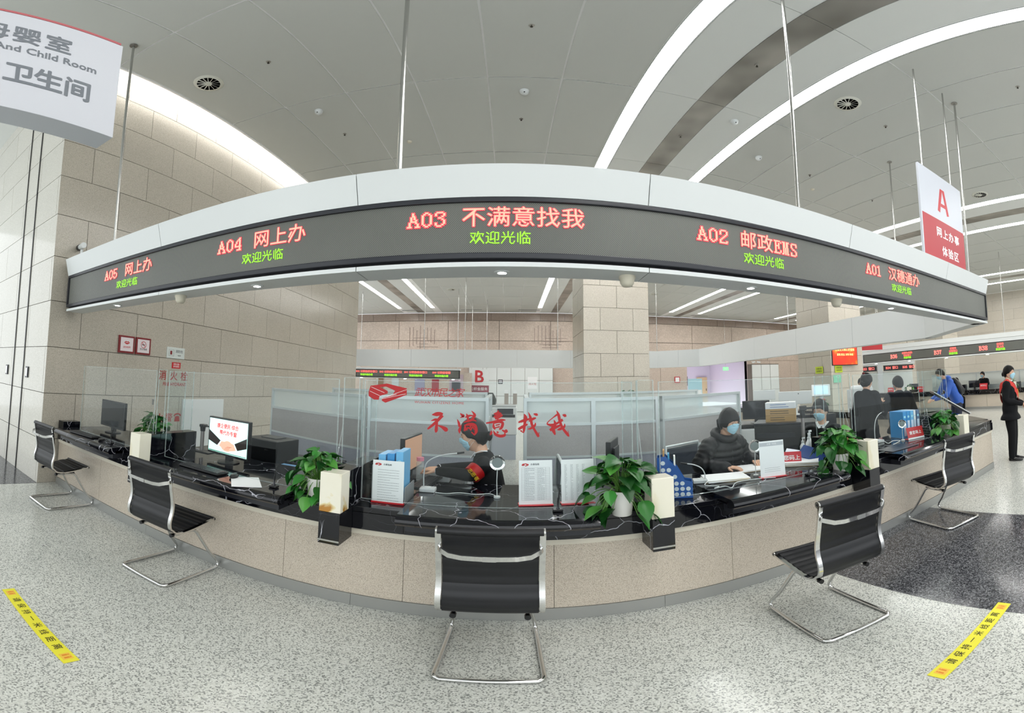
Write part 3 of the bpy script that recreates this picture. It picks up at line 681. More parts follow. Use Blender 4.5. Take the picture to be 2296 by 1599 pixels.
# ================================================================= VISITOR CHAIRS
M_rib = mat('black_leather_ribbed', '#0b0c12', .42)
def make_chair():
    t = thing('visitor_chair', 'x', 'chair')
    prof = [(.0, .925), (.012, .87), (.028, .79), (.045, .71), (.052, .655), (.046, .60), (.034, .555), (.035, .505), (.058, .46), (.10, .438), (.16, .43), (.25, .437), (.36, .452), (.47, .468)]
    # smooth and ribbed sling
    P = []
    for i in range(len(prof)-1):
        p0 = prof[max(i-1, 0)]; p1 = prof[i]; p2 = prof[i+1]; p3 = prof[min(i+2, len(prof)-1)]
        for k in range(4):
            u = k/4
            P.append(tuple(.5*((2*p1[j])+(-p0[j]+p2[j])*u+(2*p0[j]-5*p1[j]+4*p2[j]-p3[j])*u*u+(-p0[j]+3*p1[j]-3*p2[j]+p3[j])*u**3) for j in (0, 1)))
    P.append(prof[-1])
    # resample evenly
    D = [0]
    for a, b in zip(P, P[1:]): D.append(D[-1]+math.dist(a, b))
    def at(s):
        for i in range(len(D)-1):
            if D[i+1] >= s: f = (s-D[i])/(D[i+1]-D[i]+1e-9); return (P[i][0]+(P[i+1][0]-P[i][0])*f, P[i][1]+(P[i+1][1]-P[i][1])*f)
        return P[-1]
    N = 96; pts = [at(D[-1]*i/N) for i in range(N+1)]
    hw = .208
    def sling(i0, i1, name):
        top, bot = [], []
        for i in range(i0, i1+1):
            y, z = pts[i]; a, b = pts[max(i-1, 0)], pts[min(i+1, N)]; ty, tz = b[0]-a[0], b[1]-a[1]; l = math.hypot(ty, tz); ny, nz = -tz/l, ty/l
            if nz < 0 and ny > 0: pass
            s = .006*abs(math.sin(PI*i*18/N))**.5
            top.append([(x, y+ny*(.004+s), z+nz*(.004+s)) for x in (-hw, 0, hw)]); bot.append([(x, y-ny*(.004+s*.5), z-nz*(.004+s*.5)) for x in (-hw, 0, hw)])
        mb = MB(); mb.sheet(top); mb.sheet([r[::-1] for r in bot]); return mb.build(name, M_rib, t, 25)
    k = 52
    sling(0, k, 'backrest'); sling(k, N, 'seat')
    MB().cyl((-hw-.018, .0, .93), (hw+.018, .0, .93), .021, n=16).build('top_roll', M_blackm, t, 50)
    MB().cyl((-hw-.012, .475, .468), (hw+.012, .475, .468), .015, n=14).build('front_roll', M_blackm, t, 50)
    for sx in (-1, 1):
        x = sx*(hw+.014)
        MB().tube([(x, y-.012 if i < 50 else y, z) for i, (y, z) in enumerate(pts) if i % 2 == 0], .01, sq=(.026, .012)).build('side_rail', M_chrome, t, 35)
        for (y, z) in ((0, .93), (.475, .468)):
            c = MB().cyl((x+sx*.004, y, z), (x+sx*.012, y, z), .02 if y == 0 else .014, n=16).build('end_cap', M_steel, t, 40)
            MB().cyl((x+sx*.012, y, z), (x+sx*.0135, y, z), .008, n=10).build('screw', M_dark, c)
    br = [(-hw-.012, -.004, .845), (-hw+.0, -.03, .842)]+[(-hw*.82, -.052, .828), (-hw*.55, -.06, .822), (0, -.062, .82), (hw*.55, -.06, .822), (hw*.82, -.052, .828)]+[(hw, -.03, .842), (hw+.012, -.004, .845)]
    b = MB().tube(br, .01, sq=(.008, .026)).build('back_brace', M_chrome, t, 35)
    MB().box(-.028, .028, -.069, -.066, .808, .834).build('maker_plate', M_steel, b)
    # tube frame
    R_ = .05; hx = .232
    side = [(.17, .115, .395), (.17, .30, .395)]
    def half(s):
        p = [(s*.165, .115, .398), (s*.168, .30, .398), (s*.172, .325, .392), (s*.178, .35, .37), (s*.205, .47, .17), (s*.222, .545, .075), (s*.226, .56, .045), (s*.228, .55, .022), (s*.23, .52, .0135)]
        p += [(s*hx, .30, .0135), (s*hx, .045, .0135), (s*(hx-.008), .018, .0135), (s*(hx-.03), .002, .0135)]
        return p
    fr_ = half(-1)+[(0, .0, .0135)]+half(1)[::-1]
    MB().tube(fr_, .0125, 10).build('tube_frame', M_chrome, t, 60)
    for s in (-1, 1): MB().cyl((s*.165, .095, .398), (s*.165, .12, .398), .0155, n=12).build('tube_end', M_black, t, 40)
    MB().box(-.20, .20, .17, .195, .405, .425).box(-.20, .20, .29, .315, .408, .428).build('under_bracket', M_dark, t)
    return t
ch0 = make_chair(); ch0.name = 'visitor_chair'
for x, y, rz, l in ((-4.06, 1.87, 2, 'black ribbed visitor chair with chrome frame at the desk beside the stone wall, far left'), (-2.22, 1.86, 1, 'black ribbed chair at the desk with the lit handshake monitor'), (-.075, 1.765, 0, 'black ribbed visitor chair seen straight from behind in the middle foreground'),
                    (1.64, 1.50, -7, 'black ribbed visitor chair turned beside the dark granite floor, right foreground'), (3.60, 1.83, -13, 'black ribbed visitor chair on the dark granite floor by the blue binders')):
    place(ch0, (x, y, .001 if x < 3 else .003), math.radians(rz), l, 'visitor chairs along the counter')

# ================================================================= FLOOR TAPES
M_tape = mat('yellow_tape', '#e9e13a', .5); M_orange = mat('orange_print', '#e08a2a', .6); M_olive = mat('dark_print', '#3c3a14', .6)
def tape(x0, x1, y0, y1, lab, flip, z=0.0):
    t = thing('floor_tape', lab, 'floor tape', ((x0+x1)/2, (y0+y1)/2, .0025+z))
    w, h = (x1-x0)/2, (y1-y0)/2
    MB().box(-w, w, -h, h, 0, .001).build('tape', M_tape, t)
    for s in (-1, 1):
        MB().box(s*(w-.055)-.028, s*(w-.055)+.028, -.026, .026, .001, .0014).build('pictogram', mat('pale_orange', '#eec04a', .6), t)
        p = MB()
        for dx in (-.012, .012):
            p.box(s*(w-.055)+dx-.006, s*(w-.055)+dx+.006, -.015, .010, .0014, .0018).cyl((s*(w-.055)+dx, .016, .0014), (s*(w-.055)+dx, .016, .0018), .005, n=8)
        p.build('pictogram_figure', M_orange, t)
    for i, c in enumerate('请保持一米线距离'):
        text(c, .050, Matrix.Translation((-w+.15+i*(2*w-.30)/7, .0, .0014)), M_olive, 'lettering', t, spread=.0005)
tape(-2.37, -1.525, .905, .985, 'yellow one-metre distance tape on the light floor, left foreground', False)
tape(1.43, 2.25, .895, .975, 'yellow one-metre distance tape reaching onto the dark granite, right foreground', True)

# ================================================================= HANGING SIGNS
M_signw = mat('sign_white', '#c9cdd6', .4); M_signg = mat('sign_grey_text', '#6d747d', .5)
sg = thing('hanging_sign_box', 'white hanging sign box with grey washroom lettering and red top edge, upper left', 'sign', (-1.457, .885, 2.70))
MB().box(-.135, 0, -2.6, 0, 0, .655, .002).build('sign_box', M_signw, sg)
MB().box(-.06, 0.001, -2.6, -.012, .656, .672).build('red_edge', mat('sign_red_edge', '#b4555c', .5), sg)
for y_ in (-2.2, -2.5): MB().cyl((-.07, y_, .656), (-.07, y_, HC-2.703), .012, n=8).build('rod', M_steel, sg, 60)
def stext(s, y, z, size, sp=1., sx=1., b=.03): text(s, size, Matrix.Translation((.0012, y-.885, z-2.70)) @ Matrix.Rotation(PI/2, 4, 'Z') @ Matrix.Rotation(PI/2, 4, 'X'), M_signg, 'lettering', sg, spread=size*b, sx=sx, space=sp)
stext('母', .319, 3.185, .125, b=.022); stext('婴', .449, 3.185, .125, b=.022); stext('室', .585, 3.185, .125, b=.022)
stext('Mother And Child Room', .44, 3.083, .062, sx=1.05, b=.02)
stext('卫', .437, 2.91, .135, b=.026); stext('生', .562, 2.91, .135, b=.026); stext('间', .693, 2.91, .135, b=.026)
sa = thing('zone_sign', 'hanging sign with red letter A over a red lower half with white lettering', 'sign', (4.92, 2.50, 3.03))
MB().box(-.61, .61, 0, .03, 0, 1.45, .002).build('board', M_signw, sa)
MB().box(-.585, .61, -.0015, 0, 0, .70).build('red_field', mat('sign_red', '#b3303a', .45), sa)
A_ = MB()
for p in ([(-.13,.84),(-.03,1.22),(.03,1.22),(.13,.84)],): A_.tube([(x, -.004, z) for x, z in p], .034, 8)
A_.tube([(-.10, -.004, .965), (.10, -.004, .965)], .028, 8)
bmesh.ops.scale(A_.bm, vec=(1, .06, 1), verts=A_.bm.verts); A_.build('letter', mat('letter_red', '#c23a40', .45), sa)
text('网上办事', .155, facing((.09, -.003, .50)), M_wtext, 'lettering', sa, spread=.004, space=1.25, sx=1.0)
text('体验区', .155, facing((.13, -.003, .235)), M_wtext, 'lettering', sa, spread=.004, space=1.25, sx=1.0)
for x, l in ((4.45, 'left rod of the letter A sign'), (5.25, 'right rod of the letter A sign')):
    MB().cyl((x-4.92, .015, 1.45), (x-4.92, .015, HC-3.03-.002), .012, n=10).build('rod', M_steel, sa, 60)
# ================================================================= DESK ITEMS
M_leaf = [mat('pothos_leaf_%s' % n, c, .32, spec=.4) for n, c in (('mid', '#2a6b26'), ('deep', '#1b4f1e'), ('light', '#447f33'))]
for m in M_leaf:
    c = m.node_tree.nodes['Principled BSDF'].inputs['Base Color'].default_value[:]
    g = nd(m, 'ShaderNodeObjectInfo'); hs = nd(m, 'ShaderNodeHueSaturation'); hs.inputs['Color'].default_value = c
    mr = nd(m, 'ShaderNodeMapRange'); mr.inputs[3].default_value = .7; mr.inputs[4].default_value = 1.45; lk(m, g, 'Random', mr, 0); lk(m, mr, 0, hs, 'Value'); lk(m, hs, 0, bsdf(m), 'Base Color')
M_stem = mat('plant_stem', '#5b8a3a', .5); M_soil = mat('potting_soil', '#2c211a', .9)
M_pot = mat('white_ceramic', '#e9e8e4', .18, coat=.4); M_gpot = mat('grey_green_pot', '#a9aa9c', .4)
def leaf_mesh(L=.1, w=.075, curl=.25):
    bm = bmesh.new(); rows = []
    outl = [(0, .02), (.08, .30), (.2, .46), (.38, .5), (.58, .42), (.78, .24), (.92, .08), (1., .0)]
    for u, h in outl:
        z = -curl*L*u*u+.03*L*math.sin(PI*u); rows.append([bm.verts.new((s*h*w, u*L-(.06*L if abs(s) == 1 and u < .1 else 0), z+abs(s)*.16*w*(h*2))) for s in (-1, -.5, 0, .5, 1)])
    for A, B in zip(rows, rows[1:]):
        for k in range(4): bm.faces.new((A[k], A[k+1], B[k+1], B[k]))
    me = bpy.data.meshes.new('leaf'); bmesh.ops.remove_doubles(bm, verts=bm.verts, dist=1e-5); bm.to_mesh(me); bm.free()
    for p in me.polygons: p.use_smooth = True
    return me
LEAF = []
for i, m in enumerate(M_leaf):
    me = leaf_mesh(.10, .078, (.2, .35, .1)[i]); me.materials.append(m); LEAF.append(me)
def plant(x, y, z, label, seed, n=60, R=.17, up=.24, pot='white', drop=.16, s=1., group='leafy plants on the counter', ph=.165, pr=.075, dot=False):
    t = thing('potted_plant', label, 'plant', (x, y, z+.001), 0, group); r = random.Random(seed)
    m = {'white': M_pot, 'grey': M_gpot, 'pink': mat('pink_pot', '#c98090', .35)}[pot]
    MB().lathe([(pr*.72, 0), (pr*.78, .004), (pr*.95, ph*.6), (pr, ph*.9), (pr*1.04, ph), (pr*.96, ph), (pr*.93, ph*.88), (0, ph*.86)], 28).build('pot', m, t, 40)
    MB().lathe([(0, ph*.88), (pr*.9, ph*.87)], 16).build('soil', M_soil, t)
    if dot: MB().cyl((-.0, -pr*.82, ph*.3), (-.0, -pr*.86-.004, ph*.3), .009, n=12).build('water_window', M_black, t)
    sb = MB()
    for i in range(n):
        a = r.random()*2*PI; k = r.random()**.6
        hgt = up*(1-.75*k*k)*(.55+.45*r.random())
        if k > .62 and r.random() < .6: hgt = -drop*r.random()
        px, py, pz_ = R*k*math.cos(a), R*.9*k*math.sin(a), ph*.85+hgt
        if py > .20: py = .20
        if pz_ < .03: pz_ = .03+.05*r.random()
        if pz_ < ph and math.hypot(px, py) < pr*1.25: px, py = pr*1.35*math.cos(a), pr*1.35*math.sin(a)
        base = Vector((pr*.5*math.cos(a)*r.random(), pr*.5*math.sin(a)*r.random(), ph*.86)); tip = Vector((px, py, pz_))
        mid_ = (base+tip)/2+Vector((0, 0, .06+.05*r.random()))
        pts = [base*(1-u)**2+mid_*2*u*(1-u)+tip*u*u for u in (0, .25, .5, .75, 1)]
        sb.tube(pts, .0022*s, 4)
        o = link('leaf', LEAF[r.choice((0, 0, 1, 1, 2))], t)
        out = Vector((math.cos(a), math.sin(a), 0)); dn = -.35-.9*k*r.random() if pz_ < ph+.08 else .35-.9*r.random()
        d = (out+Vector((r.uniform(-.5, .5), r.uniform(-.5, .5), dn))).normalized()
        q = d.to_track_quat('Y', 'Z').to_matrix().to_4x4()
        sc_ = s*r.uniform(.62, 1.12)
        o.matrix_local = Matrix.Translation(tip) @ q @ Matrix.Rotation(r.uniform(-.5, .5), 4, 'Y') @ Matrix.Scale(sc_, 4)
    tag(sb.build('stems', M_stem, t), kind='stuff')
    return t
ZD, ZL = .8235, .789
plant(-3.10, 2.62, ZL, 'bushy green plant at the left divider beside the dark monitor', 11, 90, .18, .27, 'white', .05, .95)
plant(-1.19, 2.40, ZL, 'trailing green plant in white pot left of the rust stained onyx block', 12, 84, .17, .22, 'white', .16, 1.15)
plant(.665, 2.37, ZL, 'large trailing green plant in a white vase pot right of the middle desk', 13, 96, .20, .24, 'white', .17, 1.25)
plant(2.50, 2.40, ZL, 'dense green plant in white pot with a small dark water window', 14, 100, .20, .25, 'white', .10, 1.2, dot=True)
plant(4.36, 2.40, ZL, 'green plant in a grey green pot between the binders and the last onyx block', 15, 80, .17, .20, 'grey', .06, .95)

M_screenoff = mat('dark_screen', '#161a20', .08); M_grille = mat('dark_grille', '#3a4a4c', .6)
def monitor(x, y, z, rz, label, w=.50, h=.30, screen=None, thick=.04, lift=.06, group=None):
    t = thing('monitor', label, 'monitor', (x, y, z+.0015), math.radians(rz), group)
    MB().box(-w/2, w/2, 0, thick, lift, lift+h, .006).box(-w*.3, w*.3, thick, thick+.02, lift+h*.2, lift+h*.8, .005).build('housing', M_black, t)
    b = .014
    s = MB().box(-w/2+b, w/2-b, -.002, .0, lift+b+.008, lift+h-b).build('screen', screen or M_screenoff, t)
    MB().box(-.03, .03, thick*.4, thick+.02, .012, lift+.08).build('stand_neck', M_black, t)
    MB().lathe([(0, 0), (.10, 0), (.10, .006), (.03, .012), (0, .012)], 24, (0, thick*.5+.01, 0)).build('stand_base', M_black, t, 40)
    return t, s
def keyboard(x, y, z, rz, label, tilt=0, group=None):
    t = thing('keyboard', label, 'keyboard', (x, y, z+.001), math.radians(rz), group)
    MB().box(-.22, .22, -.065, .065, 0, .016, .004).build('keyboard_body', M_black, t)
    k = MB()
    for r in range(5):
        n = 20
        for c in range(n):
            k.box(-.21+c*.021, -.193+c*.021, -.055+r*.022, -.037+r*.022, .016, .021)
    tag(k.build('keys', mat('dark_keys', '#2b2e33', .4), t), kind='stuff'); return t
def mouse(x, y, z, rz, label):
    t = thing('computer_mouse', label, 'mouse', (x, y, z+.0005), math.radians(rz))
    MB().sph((0, 0, .012), .03, 16, (1, 1.75, .62)).build('mouse_shell', M_black, t, 60)
    MB().box(-.003, .003, .018, .034, .026, .032).build('scroll_wheel', M_steel, t)
def pen_stand(x, y, z, label, lying=False):
    t = thing('pen_stand', label, 'pen holder', (x, y, z+.0005))
    MB().box(-.03, .03, -.022, .022, 0, .016, .004).build('base', M_black, t)
    MB().lathe([(0, .016), (.012, .016), (.006, .03), (.006, .05), (0, .05)], 12).build('socket', M_dark, t, 40)
    if lying: MB().cyl((-.05, -.02, .02), (.10, -.03, .02), .005, n=8).build('pen', M_dark, t, 60)
    else: MB().cyl((0, 0, .045), (.012, .0, .155), .0055, .0035, n=8).cyl((.0, .0, .06), (.004, 0, .09), .0068, n=8).build('pen', M_black, t, 60)
def mic_speaker(x, y, z, label, H=.25, r=.053, rz=0):
    t = thing('intercom_speaker', label, 'speaker', (x, y, z+.0005), math.radians(rz))
    MB().cyl((0, 0, 0), (0, 0, .012), .022, n=16).build('foot', M_white, t, 40)
    MB().tube([(0, 0, .01), (-.003, 0, H*.5), (0, 0, H-r)], .003, 8).build('cable_stem', M_white, t, 60)
    b = MB(); b.lathe([(0, -.03), (r*.6, -.03), (r*.95, -.010), (r, 0), (r*.97, .006), (r*.68, -.001), (0, -.001)], 28)
    bmesh.ops.transform(b.bm, matrix=Matrix.Translation((0, 0, H)) @ Matrix.Rotation(PI/2, 4, 'X'), verts=b.bm.verts)
    b.build('speaker_ring', M_chrome, t, 40)
    MB().cyl((0, -.003, H), (0, .0015, H), r*.66, n=24).build('speaker_grille', mat('grey_grille', '#7d8888', .55), t, 40)
def gooseneck(x, y, z, rz, label, reach=.22, H=.27):
    t = thing('gooseneck_microphone', label, 'microphone', (x, y, z+.0005), math.radians(rz))
    M_lg = mat('light_grey_plastic', '#c9cbcb', .4)
    MB().box(-.055, .055, -.045, .045, 0, .028, .006).build('base', M_lg, t)
    MB().box(-.02, .02, -.02, .02, .028, .033).build('talk_button', M_white, t)
    pts = [(-.035, .02, .028), (-.035, .02, H*.45), (-.01, .02, H*.75), (reach*.35, .02, H*.93), (reach*.8, .02, H)]
    P = []
    for i in range(len(pts)-1):
        p0, p1, p2, p3 = [Vector(pts[max(0, min(len(pts)-1, i+k))]) for k in (-1, 0, 1, 2)]
        for k in range(4): u = k/4; P.append(.5*((2*p1)+(-p0+p2)*u+(2*p0-5*p1+4*p2-p3)*u*u+(-p0+3*p1-3*p2+p3)*u**3))
    P.append(Vector(pts[-1]))
    MB().tube(P, .0045, 8).build('gooseneck', M_lg, t, 60)
    MB().cyl(P[-1], P[-1]+Vector((.05, 0, .008)), .007, n=10).build('microphone_tip', M_black, t, 40)
def print_lines(w, h, x0, z0, rows, r, y=-.0012, dens=.9, th=.0018, seg=True):
    """tiny unreadable body text as flat dashes"""
    mb = MB()
    for i in range(rows):
        z = z0-h*i/max(1, rows-1); x = x0; end = x0+w*(dens if r.random() < .75 else dens*r.uniform(.3, .9))
        while x < end:
            l = r.uniform(.006, .014) if seg else w; mb.quad((x, y, z), (min(x+l, end), y, z), (min(x+l, end), y, z+th), (x, y, z+th)); x += l+.0022
    return mb
def emblem(x, z, s, par, m, y=-.0014):
    mb = MB()
    for P in ([(0, .5), (.15, .9), (.6, 1), (1, .7), (.95, .3), (.55, 0), (.4, .2), (.7, .45), (.55, .7), (.35, .62), (.5, .4), (.2, .15), (0, .3)],):
        mb.bm.faces.new([mb.bm.verts.new((x+u*s, y, z+v*s*.45)) for u, v in P])
    mb.build('red_emblem', m, par)
def stand_a4(x, y, z, rz, label, seed, w=.21, h=.30, kind='list', tilt=4):
    t = thing('document_stand', label, 'document stand', (x, y, z+.0005), math.radians(rz)); r = random.Random(seed)
    MB().box(-w/2-.003, w/2+.003, -.02, .05, 0, .008, .002).build('red_base', mat('translucent_red', '#d8323c', .2), t)
    p = MB().box(-w/2, w/2, .0, .002, .008, h).build('acrylic_sheet', M_paper, t)
    p.rotation_euler = (math.radians(-tilt), 0, 0)
    if kind == 'list':
        emblem(-w*.42, h*.87, .045, p, M_red)
        text('办事指南', .014, facing((-.005, -.001, h*.91)), M_gtext, 'heading', p)
        g = MB(); n = 20
        for i in range(n+1): zz = h*.84-i*h*.72/n; g.quad((-w*.42, -.001, zz), (w*.42, -.001, zz), (w*.42, -.001, zz+.0007), (-w*.42, -.001, zz+.0007))
        for xx in (-.42, -.33, .05, .30, .42): g.quad((w*xx, -.001, h*.12), (w*xx+.0007, -.001, h*.12), (w*xx+.0007, -.001, h*.84), (w*xx, -.001, h*.84))
        tag(g.build('table_lines', M_gtext, p), kind='stuff')
        tag(print_lines(w*.34, h*.69, -w*.31, h*.82, 20, r, dens=.8).build('printed_lines', M_gtext, p), kind='stuff')
        tag(print_lines(w*.22, h*.69, w*.07, h*.82, 20, r, dens=.9).build('printed_lines', M_gtext, p), kind='stuff')
    elif kind == 'dense':
        for k in range(9): tag(print_lines(w*.085, h*.78, -w*.40+k*w*.09, h*.88, 26, r, dens=.9).build('printed_lines', M_gtext, p), kind='stuff') if k in (0, 2, 4, 6) else None
    elif kind == 'letter':
        emblem(-w*.40, h*.86, .05, p, M_red); text('办事服务', .014, facing((.01, -.001, h*.89)), M_gtext, 'heading', p)
        tag(print_lines(w*.80, h*.68, -w*.38, h*.80, 15, r).build('printed_lines', M_gtext, p), kind='stuff')
    elif kind == 'code':
        MB().box(-w/2+.004, w/2-.004, -.0008, 0, h*.86, h*.96).build('grey_header', mat('pale_grey_print', '#b9bcc2', .5), p)
        text('办事一码通', .016, facing((0, -.0014, h*.91)), M_wtext, 'heading', p)
        tag(print_lines(w*.7, h*.10, -w*.33, h*.26, 3, r).build('printed_lines', M_gtext, p), kind='stuff')
    return t
# --- A05 desk
monitor(-4.12, 2.80, ZD, -4, 'dark switched-off monitor on the desk by the stone wall, far left', .56, .33)
keyboard(-4.00, 2.36, ZD, 6, 'black keyboard under the acrylic panel on the far left desk')
mouse(-3.67, 2.38, ZD, 30, 'black mouse on the far left desk'); pen_stand(-3.46, 2.36, ZD, 'black pen stand on the far left desk')
# --- A04 desk
M_scr = mat('sky_screen', '#bfeee6', .3, emit='#c9f5ee', es=.55)
mon, scr = monitor(-2.30, 2.80, ZD, -9, 'lit monitor showing a handshake picture with red lettering', .54, .345, M_scr, lift=.055)
M_scrT = mat('screen_red_text', '#d8202a', emit='#d8202a', es=.5)
text('援企便民·综合', .046, facing((0, -.0035, .325)), M_scrT, 'screen_text', mon, spread=.0012); text('帮代办专窗', .046, facing((.01, -.0035, .265)), M_scrT, 'screen_text', mon, spread=.0012)
M_hand = mat('screen_skin', '#e0a48c', emit='#e0a48c', es=.5); M_slv = mat('screen_dark_sleeve', '#2a1c1a', .3); M_cuff = mat('screen_cuff', '#ffffff', emit='#ffffff', es=.6)
def flat(mb, pts, y): mb.bm.faces.new([mb.bm.verts.new((a, y, b)) for a, b in pts])
for pts_ in ([(-.255, .275), (-.255, .175), (-.13, .14), (-.085, .19)], [(.255, .255), (.255, .165), (.14, .13), (.10, .185)]):
    sl = MB(); flat(sl, pts_, -.0034); sl.build('screen_sleeve', M_slv, mon)
for pts_ in ([(-.085, .19), (-.13, .14), (-.115, .133), (-.072, .185)], [(.10, .185), (.14, .13), (.125, .125), (.088, .18)]):
    sl = MB(); flat(sl, pts_, -.0036); sl.build('screen_cuff', M_cuff, mon)
sl = MB(); flat(sl, [(-.074, .185), (-.105, .142), (-.075, .130), (-.055, .112), (-.03, .104), (.0, .100), (.03, .104), (.05, .112), (.085, .118), (.125, .128), (.092, .178), (.06, .185), (.035, .198), (.0, .200), (-.03, .188)], -.0038); sl.build('screen_hands', M_hand, mon)
sl = MB()
for k in range(4): sl.tube([(-.03+k*.016, -.0042, .108+k*.002), (-.01+k*.018, -.0042, .135+k*.003), (.02+k*.016, -.0042, .150)], .0016, 4)
sl.build('finger_lines', mat('screen_skin_shade', '#b8745c', emit='#b8745c', es=.4), mon)
sl = MB(); flat(sl, [(-.25, .088), (.25, .088), (.25, .083), (-.25, .079)], -.0036); sl.build('screen_ribbon', mat('screen_green', '#1e6a4c', emit='#1e6a4c', es=.4), mon)
keyboard(-2.22, 2.42, ZD, -2, 'black keyboard in front of the lit handshake monitor'); mouse(-1.90, 2.42, ZD, 10, 'black mouse beside the white sheet left of the middle')
pp = MB().box(-.105, .105, -.1485, .1485, 0, .0006).build('paper_sheet', M_paper, None, None, (-1.76, 2.38, ZD+.0005)); pp.rotation_euler[2] = math.radians(40); tag(pp, 'single white sheet lying beside the black mouse', 'paper')
pen_stand(-1.53, 2.40, ZD, 'black pen stand on the corner of the desk with the handshake monitor')
# back worktops behind the desks
def cabinet_top(x0, x1, y0, y1, label):
    t = thing('work_table', label, 'desk', ((x0+x1)/2, (y0+y1)/2, 0)); w, d = (x1-x0)/2, (y1-y0)/2
    MB().box(-w, w, -d, d, .755, .789, .004).build('desktop', M_marb, t)
    for sx in (-1, 1): MB().box(sx*w-.02*(sx > 0), sx*w+.02*(sx < 0), -d+.02, d-.02, 0, .754).build('side_panel', M_white, t)
    MB().box(-w+.02, w-.02, d-.04, d-.02, .3, .754).build('modesty_panel', M_white, t)
cabinet_top(-3.15, -1.60, 3.20, 3.85, 'black topped back desk behind the handshake monitor'); cabinet_top(-1.40, -.35, 3.20, 3.85, 'black topped back desk left of the seated clerk in the middle'); cabinet_top(.55, 1.25, 3.20, 3.75, 'back desk behind the blue magazine file')
cabinet_top(2.20, 2.90, 3.22, 3.80, 'back desk under the document camera right of the puffer jacket clerk')
dc = thing('document_camera', 'black and grey document camera on a column left of the handshake monitor', 'document camera', (-2.72, 2.98, ZD+.0005))
def doccam(t, H, rz=0):
    MB().box(-.09, .09, -.06, .06, 0, .018, .004).build('base', M_black, t)
    MB().cyl((-.05, 0, .018), (-.05, 0, H*.72), .019, n=14).build('column', mat('warm_grey_metal', '#8c8684', .35, .6), t, 40)
    MB().cyl((-.05, 0, H*.70), (-.05, 0, H*.86), .024, .03, n=14).build('hinge', M_black, t, 40)
    MB().box(-.075, -.01, -.03, .03, H*.84, H*.93, .006).box(-.02, .06, -.012, .012, H*.86, H*.90, .004).build('arm', M_black, t)
    MB().box(.05, .16, -.022, .022, H*.855, H*.91, .008).build('camera_head', M_black, t)
doccam(dc, .31)
d2 = thing('document_camera', 'tall document camera with grey column in front of the clerk with the bun', 'document camera', (2.80, 3.12, .8240), math.radians(-25)); doccam(d2, .55)
pr = thing('printer', 'black box printer behind the handshake monitor', 'printer', (-2.22, 3.40, .7905), math.radians(-8))
MB().box(-.21, .21, -.17, .17, 0, .22, .008).build('printer_body', M_black, pr); MB().box(-.1, .1, -.05, .1, .2205, .226).build('paper_slot', M_dark, pr); MB().box(.06, .10, -.172, -.17, .12, .128).build('badge', M_steel, pr)
keyboard(-1.86, 3.42, .789, 8, 'black keyboard on the back desk right of the black printer')
bs = MB().box(-.09, .09, -.05, .05, 0, .002).build('blue_card', mat('light_blue_card', '#7fb0dc', .5), None, None, (-1.92, 3.26, .7905)); tag(bs, 'small light blue card beside the back desk keyboard', 'card')
# --- A03 middle desk
M_blue = mat('binder_blue', '#2f8fd0', .35); M_blueL = mat('binder_pale_blue', '#6db6e6', .35)
fh = thing('file_holder', 'wire mesh file holder with a white notice in front, left of the middle desk', 'file holder', (-.765, 2.64, ZL+.001))
f = MB()
f.box(-.11, .11, -.08, .17, 0, .006).box(-.115, -.11, -.08, .17, 0, .26).box(.108, .112, -.08, .17, 0, .12)
f.build('holder_frame', mat('silver_mesh', '#9ea3a6', .4, .5), fh)
# spiral side and the notice
for i in range(14):
    MB().tube([(-.118+.008*math.cos(a), -.07, .02+i*.019+.006*math.sin(a)) for a in [k*PI/3 for k in range(6)]], .0015, 4, closed=True).build('spiral_ring', M_dark, fh)
nt = MB().box(-.105, .105, -.094, -.09, .0, .30).build('notice_sheet', M_paper, fh); r9 = random.Random(5)
tag(print_lines(.16, .21, -.07, .235, 13, r9, y=-.0955).build('printed_lines', M_gtext, nt), kind='stuff'); emblem(-.09, .262, .045, nt, M_red, y=-.0955); text('办事指南', .014, facing((-.005, -.0955, .272)), M_gtext, 'heading', nt)
MB().box(-.11, .11, -.10, -.08, .0, .012).build('red_base_strip', M_red, fh)
def binder(x, y, z, rz, label, w=.055, d=.26, h=.32, m=None, group=None, spine='label'):
    t = thing('ring_binder', label, 'binder', (x, y, z+.0005), math.radians(rz), group)
    MB().box(-w/2, w/2, -d/2, d/2, 0, h, .003).build('binder_case', m or M_blue, t)
    MB().box(-w*.36, w*.36, -d/2-.001, -d/2, h*.1, h*.66).build('spine_label', mat('pale_label', '#cfe0f3', .5), t)
    MB().cyl((0, -d/2-.0015, h*.80), (0, -d/2, h*.80), w*.27, n=16).build('finger_ring', mat('ring_cyan', '#a9e0ee', .3), t)
    return t
for i, (dx, hh) in enumerate(((-.06, .325), (.0, .335), (.06, .35))):
    binder(-.765+dx, 2.695, ZL+.007, 0, ['blue binder standing leftmost in the mesh file holder', 'blue binder standing in the middle of the mesh file holder', 'blue binder standing rightmost in the mesh file holder'][i], .05, .20, hh, (M_blueL, M_blue, M_blueL)[i], 'blue binders in the mesh file holder')
monitor(-.80, 3.40, .789, 86, 'grey backed monitor turned towards the clerk in the middle, seen edge on', .50, .31, mat('warm_screen', '#b08a70', .3, emit='#b58c70', es=.2))
keyboard(-.62, 3.06, ZD, 82, 'black keyboard under the hands of the clerk in the middle')
gooseneck(-.56, 2.84, ZD, 0, 'pale grey gooseneck microphone beside the mesh file holder', .25, .29)
mic_speaker(-.075, 2.74, ZD, 'round chrome intercom speaker on a thin stem in the middle of the acrylic panel')
